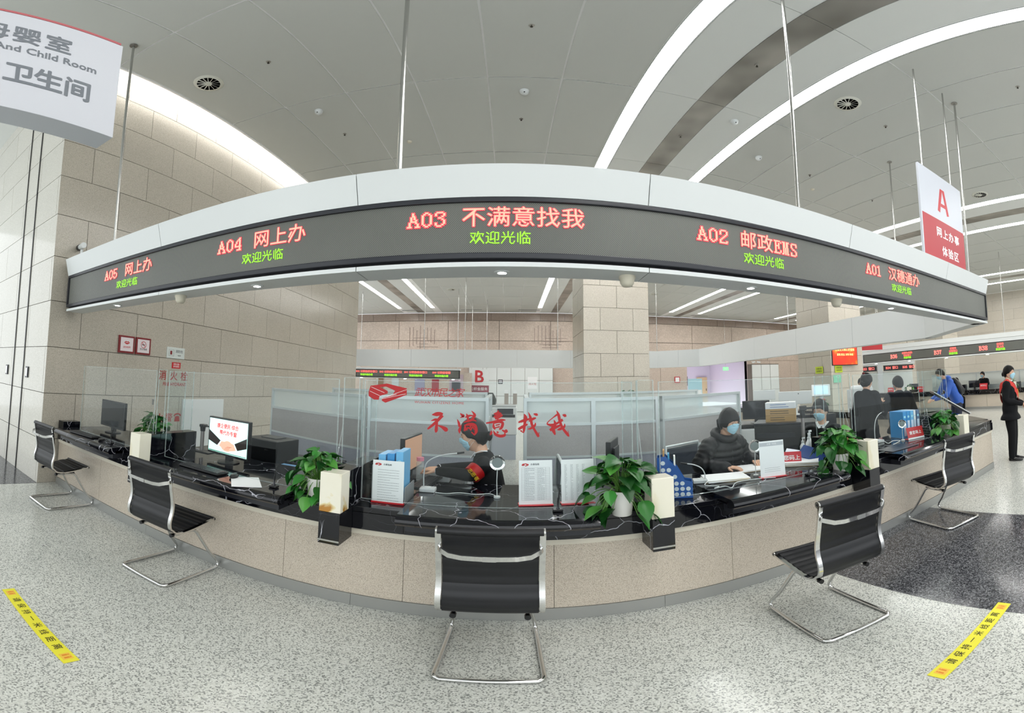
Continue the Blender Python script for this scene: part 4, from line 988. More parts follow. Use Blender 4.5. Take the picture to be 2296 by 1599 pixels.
cb = MB().tube(smooth_path([(-.50, 2.80, ZD+.004), (-.42, 2.79, ZD+.004), (-.33, 2.83, ZD+.004), (-.22, 2.80, ZD+.004), (-.13, 2.83, ZD+.004), (-.08, 2.765, ZD+.004)]), .003, 6).build('white_cable', M_white, None, 60); tag(cb, 'white cable lying across the middle desk to the round speaker', 'cable')
stand_a4(.17, 2.555, ZD, 3, 'white table notice with red emblem standing right of the clerk in the middle', 1)
stand_a4(.435, 2.56, ZD, 2, 'dense white notice with red base behind the large trailing plant', 2, kind='dense')
pen_stand(.29, 2.42, ZD, 'black pen stand between the two white notices')
bt = thing('bottle', 'clear bottle with pink lid beside the edge-on monitor', 'bottle', (-.72, 3.30, .7905)); MB().lathe([(0, 0), (.03, 0), (.032, .01), (.032, .15), (.026, .17), (0, .17)], 20).build('bottle_body', glass('bottle_glass', frost=.25), bt, 40); MB().lathe([(0, .17), (.031, .17), (.031, .20), (0, .20)], 20).build('pink_lid', mat('pink_plastic', '#d88aa0', .4), bt, 40)
dsp = thing('card_reader', 'pale grey card reader with white top behind the gooseneck microphone', 'card reader', (-.56, 3.34, .7905)); MB().box(-.09, .09, -.07, .07, 0, .06, .008).build('reader_body', mat('light_grey_plastic', '#c9cbcb', .4), dsp); MB().box(-.07, .07, -.05, .03, .0602, .068).build('reader_top', M_white, dsp)
# --- A02 desk
mg = thing('magazine_file', 'royal blue magazine file with round holes holding papers', 'magazine file', (1.12, 2.63, ZL+.001), math.radians(68))
M_rb = mat('royal_blue_plastic', '#1f56a0', .4)
def holed(mb, T, holes, poly):
    pass
for sx in (-1, 1):
    mb = MB(); P_ = [(-.12, 0), (.12, 0), (.12, .30), (.06, .31), (-.02, .22), (-.07, .13), (-.12, .12)]
    a = [mb.bm.verts.new((sx*.05, y_, z_)) for y_, z_ in P_]; b = [mb.bm.verts.new((sx*.0525, y_, z_)) for y_, z_ in P_]; n = len(P_)
    mb.bm.faces.new(a); mb.bm.faces.new(b[::-1])
    for k in range(n): mb.bm.faces.new((a[k], a[(k+1) % n], b[(k+1) % n], b[k]))
    sp_ = mb.build('side_panel', M_rb, mg)
    for (yy, zz) in [(-.09, .03), (-.05, .03), (-.01, .03), (.03, .03), (.07, .03), (-.09, .07), (-.05, .07), (-.01, .07), (.03, .07), (.07, .07), (-.05, .11), (-.01, .11), (.03, .11), (.07, .11), (.0, .16), (.04, .16), (.08, .16), (.04, .21), (.08, .21), (.08, .26)]:
        MB().cyl((sx*.0495, yy, zz), (sx*.0532, yy, zz), .0155, n=14).build('round_hole', mat('hole_pale', '#d9e2e8', .6), sp_)
MB().box(-.05, .05, -.12, -.117, 0, .12).box(-.05, .05, .117, .12, 0, .30).box(-.05, .05, -.12, .12, 0, .004).build('front_and_back', M_rb, mg)
fp = [p for p in mg.children if p.name.startswith('front_and_back')][0]
for i in range(3):
    for j in range(4):
        if j < 3: MB().cyl((-.03+i*.03, -.1195, .025+j*.035), (-.03+i*.03, -.1215, .025+j*.035), .012, n=14).build('round_hole', mat('hole_pale', '#d9e2e8', .6), fp)
for i, (c, hh, l) in enumerate((('#f1efe9', .30, 'white paper bundle in the blue magazine file'), ('#b98a52', .345, 'brown folder standing at the back of the blue magazine file'), ('#3f9bc9', .32, 'sky blue brochure in the blue magazine file'))):
    o = MB().box(-.04, .04, -.006, .006, 0, hh, .001).build(('paper_bundle', 'brown_folder', 'blue_brochure')[i], mat('sheet_%d' % i, c, .5), None, None, (1.12-(.0, .07, .04)[i], 2.63+(.0, .025, .01)[i], ZL+.006)); o.rotation_euler[2] = math.radians(68); tag(o, l, ('paper', 'folder', 'brochure')[i])
monitor(.83, 3.30, .789, 245, 'small black monitor seen from behind above the large trailing plant', .36, .30)
gooseneck(1.40, 2.80, ZD, 160, 'white gooseneck microphone base behind the blue magazine file', .12, .16)
mic_speaker(1.86, 2.72, ZD, 'round chrome intercom speaker left of the white notice in front of the puffer jacket clerk', rz=-25)
stand_a4(1.93, 2.58, ZD, -14, 'white notice with grey header and pink base before the puffer jacket clerk', 3, kind='code')
def papers(x, y, z, rz, label, w=.30, d=.22, n=5, name='paper_stack', top=None):
    t = thing(name, label, 'papers', (x, y, z+.0005), math.radians(rz)); r = random.Random(int(x*100)); zz = 0
    for i in range(n):
        h = .004; M_ = Matrix.Rotation(math.radians(r.uniform(-5, 5)), 4, 'Z')
        MB().box(-w/2, w/2, -d/2, d/2, zz, zz+h-.0004, M=M_).build('sheet_pad', (M_paper, mat('manila', '#d9c39a', .6))[i % 3 == 0 and i < n-1], t); zz += h
    tag(print_lines(w*.7, .0, 0, 0, 1, r).build('printed_lines', M_gtext, t), kind='stuff') if False else None
    return t
papers(1.62, 2.80, ZD, -15, 'stack of white forms on a brown folder in front of the puffer jacket clerk', .34, .24, 5)
papers(2.02, 2.98, ZD, -10, 'white papers in a dark ring folder beside the puffer jacket clerk', .34, .26, 3)
rs = thing('table_sign', 'red table sign behind the white notice, right of the puffer jacket clerk', 'sign', (2.30, 2.83, ZD+.0005), math.radians(-38))
M_tsign = mat('table_sign_red', '#d0303c', .35)
MB().prism([(-.11, 0), (.11, 0), (.11, .09), (-.11, .09)], 0, .002).build('sign_foot', M_tsign, rs); o = MB().box(-.11, .11, 0, .003, 0, .13).build('sign_face', M_tsign, rs); o.rotation_euler[0] = math.radians(-20)
text('请您码上', .05, facing((0, -.001, .07)), M_wtext, 'lettering', o, spread=.001)
M_navy = mat('navy_folder', '#27437e', .25)
for i, (x, y, rz, c, l) in enumerate(((2.47, 2.86, -48, '#dfe3ee', 'open white ledger lying slanted over the papers'), (2.60, 2.80, -55, '#27437e', 'navy plastic folder leaning behind the dense green plant'))):
    o = MB().box(-.16, .16, -.11, .11, 0, .012, .002).build('open_folder', mat('folder_%d' % i, c, .3), None, None, (x, y, ZD+.05+.0*i)); o.rotation_euler = (math.radians(18), math.radians(10+8*i), math.radians(rz)); tag(o, l, 'folder')
papers(2.42, 2.80, ZD, -40, 'thick pile of white papers under the slanted folders', .30, .22, 9)
pen_stand(2.16, 2.42, ZD, 'black pen stand with a lying pen in front of the puffer jacket clerk', True)
for i, (x, y, h, c, l) in enumerate(((2.66, 3.05, .20, '#e9eef0', 'clear spray bottle with white nozzle'), (2.72, 3.03, .24, '#f2f4f6', 'white pump bottle with blue badge'), (2.76, 3.06, .26, '#f0f0ee', 'white sanitiser bottle at the right of the spray bottle'))):
    t = thing('sanitiser_bottle', l+' behind the dense green plant' if i < 2 else l, 'bottle', (x, y, .8240))
    MB().lathe([(0, 0), (.028, 0), (.030, .01), (.030, h*.55), (.016, h*.68), (.013, h*.72), (0, h*.72)], 18).build('bottle_body', mat('bottle_%d' % i, c, .2), t, 40)
    MB().lathe([(0, h*.72), (.014, h*.72), (.014, h*.82), (.006, h*.84), (.006, h*.95), (0, h*.95)], 14).box(-.006, .03, -.006, .006, h*.93, h).build('pump_head', M_white, t, 40)
    if i == 1: MB().prism([(-.014, .012), (.014, .012), (.014, -.006), (0, -.018), (-.014, -.006)], 0, .001, Matrix.Translation((0, -.030, h*.35)) @ Matrix.Rotation(PI/2, 4, 'X')).build('blue_badge', mat('badge_navy', '#2a3f7a', .4), t)
# --- A01 desk
for i, (dx, dy, l, m) in enumerate(((0, 0, 'leftmost blue binder of the row on the far right desk', M_blue), (.062, -.012, 'second blue binder of the row on the far right desk', M_blue), (.124, -.024, 'third binder with pale blue case on the far right desk', M_blueL), (.172, -.034, 'thin white binder on the far right desk', M_paper), (.225, -.045, 'rightmost binder with grey blue case on the far right desk', mat('slate_blue', '#5a7396', .4)))):
    b = binder(4.03+dx, 2.86+dy, ZD, -12, l, (.055, .055, .052, .03, .052)[i], .24, .33, m, 'binders on the far right desk')
rs2 = thing('table_sign', 'red table sign with white lettering in front of the binder row', 'sign', (4.05, 2.62, ZD+.0005), math.radians(-14))
o = MB().box(-.13, .13, 0, .003, 0, .145).build('sign_face', M_red, rs2); o.rotation_euler[0] = math.radians(-14)
text('请您码上', .045, facing((.0, -.001, .075)), M_wtext, 'lettering', o, spread=.001, space=1.2); MB().box(-.13, .13, -.001, 0, 0, .02).build('white_border', M_paper, o)
MB().box(-.13, .13, 0, .10, 0, .002).build('sign_foot', M_red, rs2)
mh = thing('mesh_file_holder', 'grey steel mesh file holder right of the binder row', 'file holder', (4.30, 2.66, ZL+.04), math.radians(-14))
fm = MB()
for k in range(9): fm.tube([(0, -.10+k*.025, 0), (0, -.06+k*.0225, .30-.012*k)], .0014, 4)
for k in range(10): fm.tube([(0, -.10+.004*k, k*.032), (0, .11, k*.032)], .0014, 4)
tag(fm.build('mesh_grid', mat('mesh_grey', '#70767a', .4, .6), mh), kind='stuff'); MB().tube([(0, -.11, 0), (0, -.06, .32), (0, .12, .30), (0, .12, 0)], .003, 6, closed=True).build('rim', M_steel, mh); MB().box(-.03, .03, -.11, .12, -.004, 0).build('holder_base', M_steel, mh)
gooseneck(3.70, 2.92, ZD, 0, 'white gooseneck microphone on the far right desk', .14, .34)
mic_speaker(3.88, 2.70, ZD, 'round chrome intercom speaker in front of the blue binders', .20, .05, -35)
o = MB().box(-.22, .22, -.12, .12, 0, .004, .001).build('desk_mat', M_dark, None, None, (3.48, 2.50, ZD+.0005)); o.rotation_euler[2] = math.radians(-4); tag(o, 'flat dark mat on the front edge of the far right desk', 'mat')
cb = MB().tube(smooth_path([(3.55, 2.86, ZD+.02), (3.60, 2.78, ZD+.03), (3.68, 2.82, ZD+.02), (3.62, 2.72, ZD+.012), (3.74, 2.74, ZD+.02), (3.82, 2.70, ZD+.01), (3.70, 2.66, ZD+.008), (3.60, 2.64, ZD+.006)]), .004, 6).build('white_cable', M_white, None, 60); tag(cb, 'tangled white cable on the far right desk', 'cable')
cb = MB().tube(smooth_path([(1.42, 2.72, ZD+.02), (1.36, 2.64, ZD+.016), (1.44, 2.58, ZD+.01), (1.38, 2.54, ZD+.012), (1.48, 2.56, ZD+.008), (1.50, 2.50, ZD+.006), (1.62, 2.62, ZD+.006), (1.80, 2.60, ZD+.006), (1.92, 2.54, ZD+.006)]), .0035, 6).build('white_cable', M_white, None, 60); tag(cb, 'knotted white cable beside the blue magazine file', 'cable')
# information kiosk at the right corner
kk = thing('information_kiosk', 'slanted black information screen with silver edge at the right counter corner', 'kiosk', (5.36, 2.86, .7895), math.radians(36))
MB().box(-.14, .14, -.05, .12, 0, .03, .004).box(-.05, .05, .0, .06, .03, .25).build('kiosk_foot', M_dark, kk)
o = MB().box(-.30, .30, -.30, .30, 0, .03, .004).build('screen_housing', M_black, kk, None, (0, 0, .34)); o.rotation_euler = (math.radians(34), 0, 0)
MB().box(-.31, .31, -.31, .31, .022, .034).build('silver_edge', M_steel, o); MB().box(-.285, .285, -.285, .285, .0335, .0365).build('screen_glass', M_screenoff, o)
# ================================================================= PEOPLE
M_skin = mat('skin', '#d9ac90', .5); M_skin.node_tree.nodes['Principled BSDF'].inputs['Subsurface Weight'].default_value = .0
M_hair = mat('black_hair', '#080605', .42, spec=.22)
g = nd(M_hair, 'ShaderNodeTexCoord'); mp = nd(M_hair, 'ShaderNodeMapping'); mp.inputs['Scale'].default_value = (260, 30, 6); lk(M_hair, g, 'Object', mp, 0)
n = nd(M_hair, 'ShaderNodeTexNoise', Scale=1., Detail=2.); lk(M_hair, mp, 0, n, 'Vector'); bp_ = nd(M_hair, 'ShaderNodeBump'); bp_.inputs['Strength'].default_value = .35; bp_.inputs['Distance'].default_value = .004
lk(M_hair, n, 0, bp_, 'Height'); lk(M_hair, bp_, 0, bsdf(M_hair), 'Normal'); M_suit = mat('black_suit', '#0a0b0f', .8, spec=.25); M_shirt = mat('white_shirt', '#eceef0', .7)
M_mask = mat('blue_mask', '#a9d5e6', .7); M_puff = mat('black_puffer', '#101115', .5, spec=.3); M_coat = mat('dark_coat', '#0e0f13', .85, spec=.2)
M_eyew = mat('eye_white', '#e8e4e0', .2); M_iris = mat('iris', '#1c1210', .15); M_brow = mat('eyebrow', '#2a1d18', .8)
def V(*a): return Vector(a)
def smooth_vals(v, k=4):
    P = smooth_path([(x, 0, 0) for x in v], k); return [p.x for p in P]
def limb(mb, pts, rs, n=12, k=4, puff=0.):
    P = smooth_path(pts, k); R_ = smooth_vals(rs, k)
    if puff:
        P = smooth_path(pts, 12); R_ = smooth_vals(rs, 12); R_ = [r*(1+puff*abs(math.sin(i*PI/5))) for i, r in enumerate(R_)]
    mb.tube(P, R_, n); mb.sph(P[0], R_[0]*.99, 12); mb.sph(P[-1], R_[-1]*.98, 12)
def loft(mb, rings, n=20, puff=0.):
    """rings: (centre, half width, half depth); elliptical sections facing +Y"""
    C_ = smooth_path([r[0] for r in rings], 5); A = smooth_vals([r[1] for r in rings], 5); B = smooth_vals([r[2] for r in rings], 5)
    if puff: A = [a*(1+puff*abs(math.sin(i*PI/3))) for i, a in enumerate(A)]; B = [a*(1+puff*abs(math.sin(i*PI/3))) for i, a in enumerate(B)]
    vr = []
    for i, c in enumerate(C_):
        t = (C_[min(i+1, len(C_)-1)]-C_[max(i-1, 0)]).normalized(); s = Vector((1, 0, 0)); f = t.cross(s).normalized()*-1
        row = []
        for k in range(n):
            a = 2*PI*k/n; ca, sa = math.cos(a), math.sin(a); e = .82
            row.append(mb.bm.verts.new(c+s*A[i]*math.copysign(abs(ca)**e, ca)+f*B[i]*math.copysign(abs(sa)**e, sa)))
        vr.append(row)
    for Ra, Rb in zip(vr, vr[1:]):
        for k in range(n): mb.bm.faces.new((Ra[k], Ra[(k+1) % n], Rb[(k+1) % n], Rb[k]))
    mb.bm.faces.new(vr[0][::-1]); mb.bm.faces.new(vr[-1])
def finish(mb, name, m, parent, voxel=.013, it=4):
    """fuse the lofts into one skin"""
    bmesh.ops.recalc_face_normals(mb.bm, faces=mb.bm.faces)
    me = bpy.data.meshes.new(name); mb.bm.to_mesh(me); mb.bm.free(); o = bpy.data.objects.new('tmp', me); COL.objects.link(o)
    r = o.modifiers.new('r', 'REMESH'); r.mode = 'VOXEL'; r.voxel_size = voxel
    s = o.modifiers.new('s', 'SMOOTH'); s.factor = .5; s.iterations = it
    dg = bpy.context.evaluated_depsgraph_get(); out = bpy.data.meshes.new_from_object(o.evaluated_get(dg)); bpy.data.objects.remove(o); bpy.data.meshes.remove(me)
    out.materials.clear(); out.materials.append(m)
    for p in out.polygons: p.use_smooth = True
    out.name = name; return link(name, out, parent)
def hshape(d, off=0., nose=1.):
    dx, dy, dz = d; t = max(0., -dz); u = max(0., dz)
    x, y, z = .073*dx, .092*dy, .113*dz
    x *= 1-.26*t**1.6; x *= 1-.05*u
    y *= (1-.04*t) if dy > 0 else (1-.38*t**1.3)
    if dy > 0:
        y -= .008*math.exp(-((abs(dx)-.36)**2/.022+(dz-.06)**2/.012))
        y += nose*.019*math.exp(-(dx*dx/.007+(dz+.20)**2/.012))+.009*math.exp(-(dx*dx/.006+(dz+.02)**2/.03))
        y += .005*math.exp(-(dx*dx/.03+(dz+.47)**2/.005))+.006*math.exp(-(dx*dx/.05+(dz+.80)**2/.02))
        x += math.copysign(.003, dx)*math.exp(-((abs(dx)-.6)**2/.03+(dz+.15)**2/.03))
    v = Vector((x, y, z)); return v+Vector(d).normalized()*off
def sphere_dirs(nu, nv):
    return [[(math.cos(PI*(j/nv-.5))*math.sin(2*PI*i/nu), math.cos(PI*(j/nv-.5))*math.cos(2*PI*i/nu), math.sin(PI*(j/nv-.5))) for i in range(nu)] for j in range(nv+1)]
def head_into(bm, M, nu=36, nv=28):
    G = sphere_dirs(nu, nv); rows = []
    for j, r in enumerate(G):
        rows.append([bm.verts.new(M @ hshape(r[0]))]*nu if j in (0, nv) else [bm.verts.new(M @ hshape(d)) for d in r])
    for A, B in zip(rows, rows[1:]):
        for k in range(nu):
            q = [A[k], A[(k+1) % nu], B[(k+1) % nu], B[k]]; qq = []
            for v in q:
                if v not in qq: qq.append(v)
            if len(qq) > 2: bm.faces.new(qq)
    for s in (-1, 1):
        bmesh.ops.create_uvsphere(bm, u_segments=10, v_segments=8, radius=1, matrix=M @ Matrix.Translation((s*.073, -.006, -.004)) @ Matrix.Rotation(s*.35, 4, 'Z') @ Matrix.Diagonal((.008, .017, .029, 1)))
def grid_obj(rows, name, m, parent, wrap=False):
    bm = bmesh.new(); g = [[bm.verts.new(p) for p in r] for r in rows]; n = len(g[0])
    for A, B in zip(g, g[1:]):
        for k in range(n if wrap else n-1): bm.faces.new((A[k], A[(k+1) % n], B[(k+1) % n], B[k]))
    bmesh.ops.remove_doubles(bm, verts=bm.verts, dist=1e-5); bmesh.ops.recalc_face_normals(bm, faces=bm.faces)
    me = bpy.data.meshes.new(name); bm.to_mesh(me); bm.free(); me.materials.append(m)
    for p in me.polygons: p.use_smooth = True
    return link(name, me, parent)
def sdir(ph, la): return (math.sin(ph)*math.cos(la), math.cos(ph)*math.cos(la), math.sin(la))
HAIRLINE = {'back': [(0, .60), (30, .50), (55, .28), (72, .02), (84, -.02), (96, -.10), (112, -.42), (150, -.62), (180, -.66)],
            'bangs': [(0, .26), (30, .24), (50, .10), (66, -.28), (80, -.30), (96, -.25), (115, -.50), (150, -.72), (180, -.80)],
            'short': [(0, .56), (30, .50), (55, .30), (72, .0), (84, -.06), (100, -.15), (115, -.35), (150, -.48), (180, -.50)]}
def hair_cap(M, style, m, parent):
    T = HAIRLINE[style]; N = 72; K = 16; rows = []
    def low(a):
        a = abs((a+180) % 360-180)
        for (a0, l0), (a1, l1) in zip(T, T[1:]):
            if a <= a1: u = (a-a0)/(a1-a0); u = u*u*(3-2*u); return l0+(l1-l0)*u
        return T[-1][1]
    for j in range(K+2):
        r = []
        for i in range(N):
            ph = 2*PI*i/N; L = low(math.degrees(ph))
            if j == 0: la, off = L, .0
            else: la = L+(PI/2-L)*(j-1)/K; off = .010+.016*max(0, math.sin(la))+(.008 if 90 < math.degrees(ph) < 270 else .004)*min(1, (j-1)/3+.4)
            r.append(M @ hshape(sdir(ph, min(la, PI/2)), off, 0.))
        rows.append(r)
    return grid_obj(rows, 'hair', m, parent, True)
def mask_patch(M, parent):
    rows = []
    for j in range(17):
        r = []
        for i in range(33):
            u = i/16-1; ph = u*1.12; top = .06-.30*u*u; bot = -1.02+.42*u*u; la = top+(bot-top)*j/16
            edge = 0. if i in (0, 32) or j in (0, 16) else 1.
            r.append(M @ hshape(sdir(ph, la), .004+.007*edge+.0014*math.sin(j*PI/2)*edge, .62))
        rows.append(r)
    return grid_obj(rows, 'face_mask', M_mask, parent)
def hand_into(bm, w, d, up, side, curl=.5, s=1.):
    """hand at wrist w pointing along d, back of the hand along up; side=+1 thumb to the left of d"""
    d = Vector(d).normalized(); up = Vector(up); up = (up-d*up.dot(d)).normalized(); lat = d.cross(up)*side
    mb = MB.__new__(MB); mb.bm = bm; w = Vector(w)
    pts = [w-d*.02, w+d*.02, w+d*.05, w+d*.082]
    for k in (-1, -.33, .33, 1): mb.tube([w-d*.012+lat*k*.012, w+d*.03+lat*k*.021, w+d*.080*s+lat*k*.025], [.014, .0135, .0105], 8)
    for i, (k, L) in enumerate(((-1, .060), (-.33, .074), (.33, .078), (1, .070))):
        p = w+d*.078+lat*k*.025; a = 0; q = [p]
        for j, fr in enumerate((.42, .33, .25)):
            a += curl*(.55, .75, .5)[j]; q.append(q[-1]+(d*math.cos(a)-up*math.sin(a))*L*fr)
        mb.tube(q, [.0092, .0088, .0082, .0062], 8); mb.sph(q[-1], .0062, 8)
    p = w+d*.022+lat*.026; q = [p, p+(d*.55+lat*.8-up*.25).normalized()*.034, p+(d*.55+lat*.8-up*.25).normalized()*.034+(d*.9+lat*.25-up*.3).normalized()*.030]
    mb.tube(q, [.0125, .0105, .0075], 8); mb.sph(q[-1], .0075, 8)
def person(label, loc, rz, J, jacket=M_suit, trousers=M_suit, hair='bun', head_rz=0, head_pitch=0, mask=True, girth=1., coatlen=None, puff=0., collar=None, shoes=True, detail=True, sleeve=1., group=None, hands=True, hs=1., hairm=M_hair, skirt_m=None, s=1.):
    t = thing('person', label, 'person', loc, math.radians(rz), group)
    g = girth; P = {k: Vector(v) for k, v in J.items()}
    Mh = Matrix.Translation(P['head']) @ Matrix.Rotation(math.radians(head_rz), 4, 'Z') @ Matrix.Rotation(math.radians(head_pitch), 4, 'X') @ Matrix.Scale(hs, 4)
    mb = MB()
    spine = [P['pelvis'], P['waist'], P['chest'], P['neck']]
    mb.tube([P['neck']-V(0, 0, .05), P['neck']+V(0, .005, .03), Mh @ V(0, -.03, -.05)], [.052, .049, .050], 14)
    SP = smooth_path(spine); mb.tube(SP, [.085-.04*i/(len(SP)-1) for i in range(len(SP))], 10)
    for sd in 'lr':
        limb(mb, [P['sh_'+sd], P['el_'+sd], P['wr_'+sd]], [.036*g, .028*g, .022], 10)
        if 'kn_'+sd in P: limb(mb, [P['hip_'+sd], P['kn_'+sd], P['an_'+sd]], [.06, .045, .032], 10)
        if hands:
            d = P.get('hd_'+sd, None)
            d = (P['wr_'+sd]-P['el_'+sd]) if d is None else d
            hand_into(mb.bm, P['wr_'+sd], d, P.get('hu_'+sd, V(0, 0, 1)), 1 if sd == 'r' else -1, .45)
    head_into(mb.bm, Mh)
    mb.build('body', M_skin, t, 80)
    # jacket
    jk = MB(); ch, wa, pe, ne = P['chest'], P['waist'], P['pelvis'], P['neck']
    rings = [(pe+V(0, 0, -.06), .165*g, .115*g), (pe+V(0, 0, .03), .17*g, .12*g), (wa, .15*g, .105*g), ((wa+ch)/2, .163*g, .112*g), (ch, .178*g, .115*g), (ch*.45+ne*.55, .155*g, .095*g), (ne+V(0, -.005, .0), .075*g, .065*g), (ne+V(0, 0, .02), .062, .06)]
    if coatlen is not None:
        b = pe+V(0, 0, -.06); rings = [(V(b.x, b.y-.0, coatlen), .21*g, .16*g), (V(b.x, b.y, (coatlen+b.z)/2), .20*g, .145*g)]+rings
    loft(jk, rings, 22, puff)
    for sd, q in (('l', -1), ('r', 1)):
        S_, E_, W2 = P['sh_'+sd], P['el_'+sd], P['wr_'+sd]; e = W2-(W2-E_).normalized()*.01
        limb(jk, [ne*.5+S_*.5+V(0, 0, -.02), S_, (S_+E_)/2, E_, (E_+e)/2, e], [.05*g*sleeve, .064*g*sleeve, .058*g*sleeve, .052*g*sleeve, .046*g*sleeve, .039*g*sleeve], 14, 4, puff)
    finish(jk, 'jacket', jacket, t, (.009 if puff else .012) if detail else .018, 2 if puff else 9)
    # trousers / skirt and shoes
    if 'kn_l' in P:
        tr = MB()
        loft(tr, [(pe+V(0, 0, -.10), .15*g, .105*g), (pe+V(0, 0, .0), .155*g, .11*g), (pe+V(0, 0, .06), .145*g, .10*g)], 20)
        for sd in 'lr': limb(tr, [P['hip_'+sd], (P['hip_'+sd]+P['kn_'+sd])/2, P['kn_'+sd], (P['kn_'+sd]+P['an_'+sd])/2, P['an_'+sd]], [.09*g, .082*g, .066*g, .06*g, .052*g], 14)
        finish(tr, 'trousers', trousers, t, .014 if detail else .02)
        if shoes:
            for sd, q in (('l', -1), ('r', 1)):
                a = P['an_'+sd]; sh_ = MB(); z0 = a.z-.07
                rows = []
                for y, w, h in ((-.055, .024, .05), (-.04, .034, .075), (0, .036, .085), (.05, .038, .06), (.10, .043, .042), (.15, .038, .034), (.18, .02, .022)):
                    rows.append([(a.x+w*math.cos(k*PI/6), a.y+y, z0+h*max(0, math.sin(k*PI/6))) for k in range(7)])
                sh_.sheet(rows); sh_.sheet([[r[0], r[-1]] for r in rows])
                sh_.build('shoe', mat('black_shoe', '#0d0d0f', .12), t, 50)
    # hair
    kind = {'bun': 'back', 'ponytail': 'bangs', 'short': 'short'}[hair]
    hair_cap(Mh, kind, hairm, t)
    if hair == 'bun':
        b = MB(); c = Mh @ V(0, -.108, -.012)
        b.sph(c, .038, 14, (1.1, .8, 1)); 
        for k in range(6): b.sph(c+V(.022*math.cos(k*PI/3), -.006, .024*math.sin(k*PI/3)), .018, 10)
        b.build('hair_bun', hairm, t, 80)
    if hair == 'ponytail':
        b = MB(); b.tube([Mh @ V(0, -.09, .03), Mh @ V(-.01, -.135, .0), Mh @ V(-.03, -.14, -.10), Mh @ V(-.04, -.12, -.20)], [.02, .034, .03, .01], 12); b.build('ponytail', hairm, t, 80)
    if detail:
        for s_ in (-1, 1):
            e = MB(); e.sph(V(0, 0, 0), .0115, 14, (1.15, .6, .62)); o = e.build('eye', M_eyew, t, 80); o.matrix_local = Mh @ Matrix.Translation((s_*.030, .0700, .007))
            i_ = MB(); i_.cyl((0, .004, 0), (0, .0078, 0), .0052, n=12).build('iris', M_iris, o)
            w = MB(); w.tube([Mh @ V(s_*.044, .078, .026), Mh @ V(s_*.030, .0865, .031), Mh @ V(s_*.014, .0885, .027)], [.0012, .0022, .0018], 6); w.build('eyebrow', M_brow, t)
            w = MB(); w.tube([Mh @ V(s_*.043, .0720, .0085), Mh @ V(s_*.030, .0785, .0140), Mh @ V(s_*.016, .0785, .009)], .0016, 5); w.build('eyelid', M_iris, t)
    if mask:
        mask_patch(Mh, t)
        if detail:
            st = MB()
            for s_ in (-1, 1):
                st.tube([Mh @ hshape(Vector((s_*.88, .42, -.22)).normalized(), .006), Mh @ hshape(Vector((s_*.98, .15, -.08)).normalized(), .005), Mh @ V(s_*.079, .0, .012)], .0012, 5)
                st.tube([Mh @ hshape(Vector((s_*.75, .40, -.62)).normalized(), .006), Mh @ hshape(Vector((s_*.95, .12, -.35)).normalized(), .005), Mh @ V(s_*.079, -.004, -.03)], .0012, 5)
            st.build('mask_strap', M_shirt, t)
    if collar:
        c = MB(); n0 = P['neck']
        for s_ in (-1, 1):
            c.tube([n0+V(s_*.052, -.045, .030), n0+V(s_*.062, .0, .032), n0+V(s_*.046, .050, .010), n0+V(s_*.016, .074, -.03)], .003, sq=(.034, .005))
        c.build('shirt_collar', collar, t, 50)
        vv = MB(); vv.prism([(-.045, .0), (.045, .0), (.0, -.17)], 0, .012, Matrix.Translation(n0+V(0, .062, .0)) @ Matrix.Rotation(math.radians(68), 4, 'X')); vv.build('shirt_front', collar, t)
    t.scale = (s, s, s)
    return t, P, Mh
def seated(lean=.06, arms=None, hz=1.17):
    J = dict(pelvis=(0, 0, .56), waist=(0, .0+lean*.25, .70), chest=(0, .02+lean*.6, .92), neck=(0, .02+lean, 1.075), head=(0, .05+lean*1.35, hz+.04),
             sh_l=(-.165, .015+lean*.8, 1.015), sh_r=(.165, .015+lean*.8, 1.015), hip_l=(-.09, .02, .53), hip_r=(.09, .02, .53), kn_l=(-.10, .42, .50), kn_r=(.10, .42, .50), an_l=(-.10, .40, .09), an_r=(.10, .40, .09))
    J.update(arms); return J
def standing(arms, lean=0., legs=.0):
    J = dict(pelvis=(0, 0, .90), waist=(0, lean*.25, 1.03), chest=(0, .01+lean*.6, 1.24), neck=(0, .0+lean, 1.39), head=(0, .025+lean*1.25, 1.525),
             sh_l=(-.165, lean*.85, 1.335), sh_r=(.165, lean*.85, 1.335), hip_l=(-.085, 0, .86), hip_r=(.085, 0, .86), kn_l=(-.09, .02, .47), kn_r=(.09, .02, .47), an_l=(-.085, -.01, .08), an_r=(.085, -.01, .08))
    J.update(arms); return J
# clerk in the middle, in profile, hands on the keyboard
J = seated(.10, dict(el_l=(-.24, .17, .95), wr_l=(-.13, .44, .945), el_r=(.20, .16, .93), wr_r=(-.02, .45, .945), hu_l=(0, .1, 1), hu_r=(0, .1, 1)), 1.17)
p1, P, Mh = person('clerk in black suit and blue mask typing in profile, hair in a bun, middle desk', (-.09, 3.32, -.09), 88, J, hair='bun', head_pitch=-10, collar=M_shirt, s=1.05, hs=1.06)
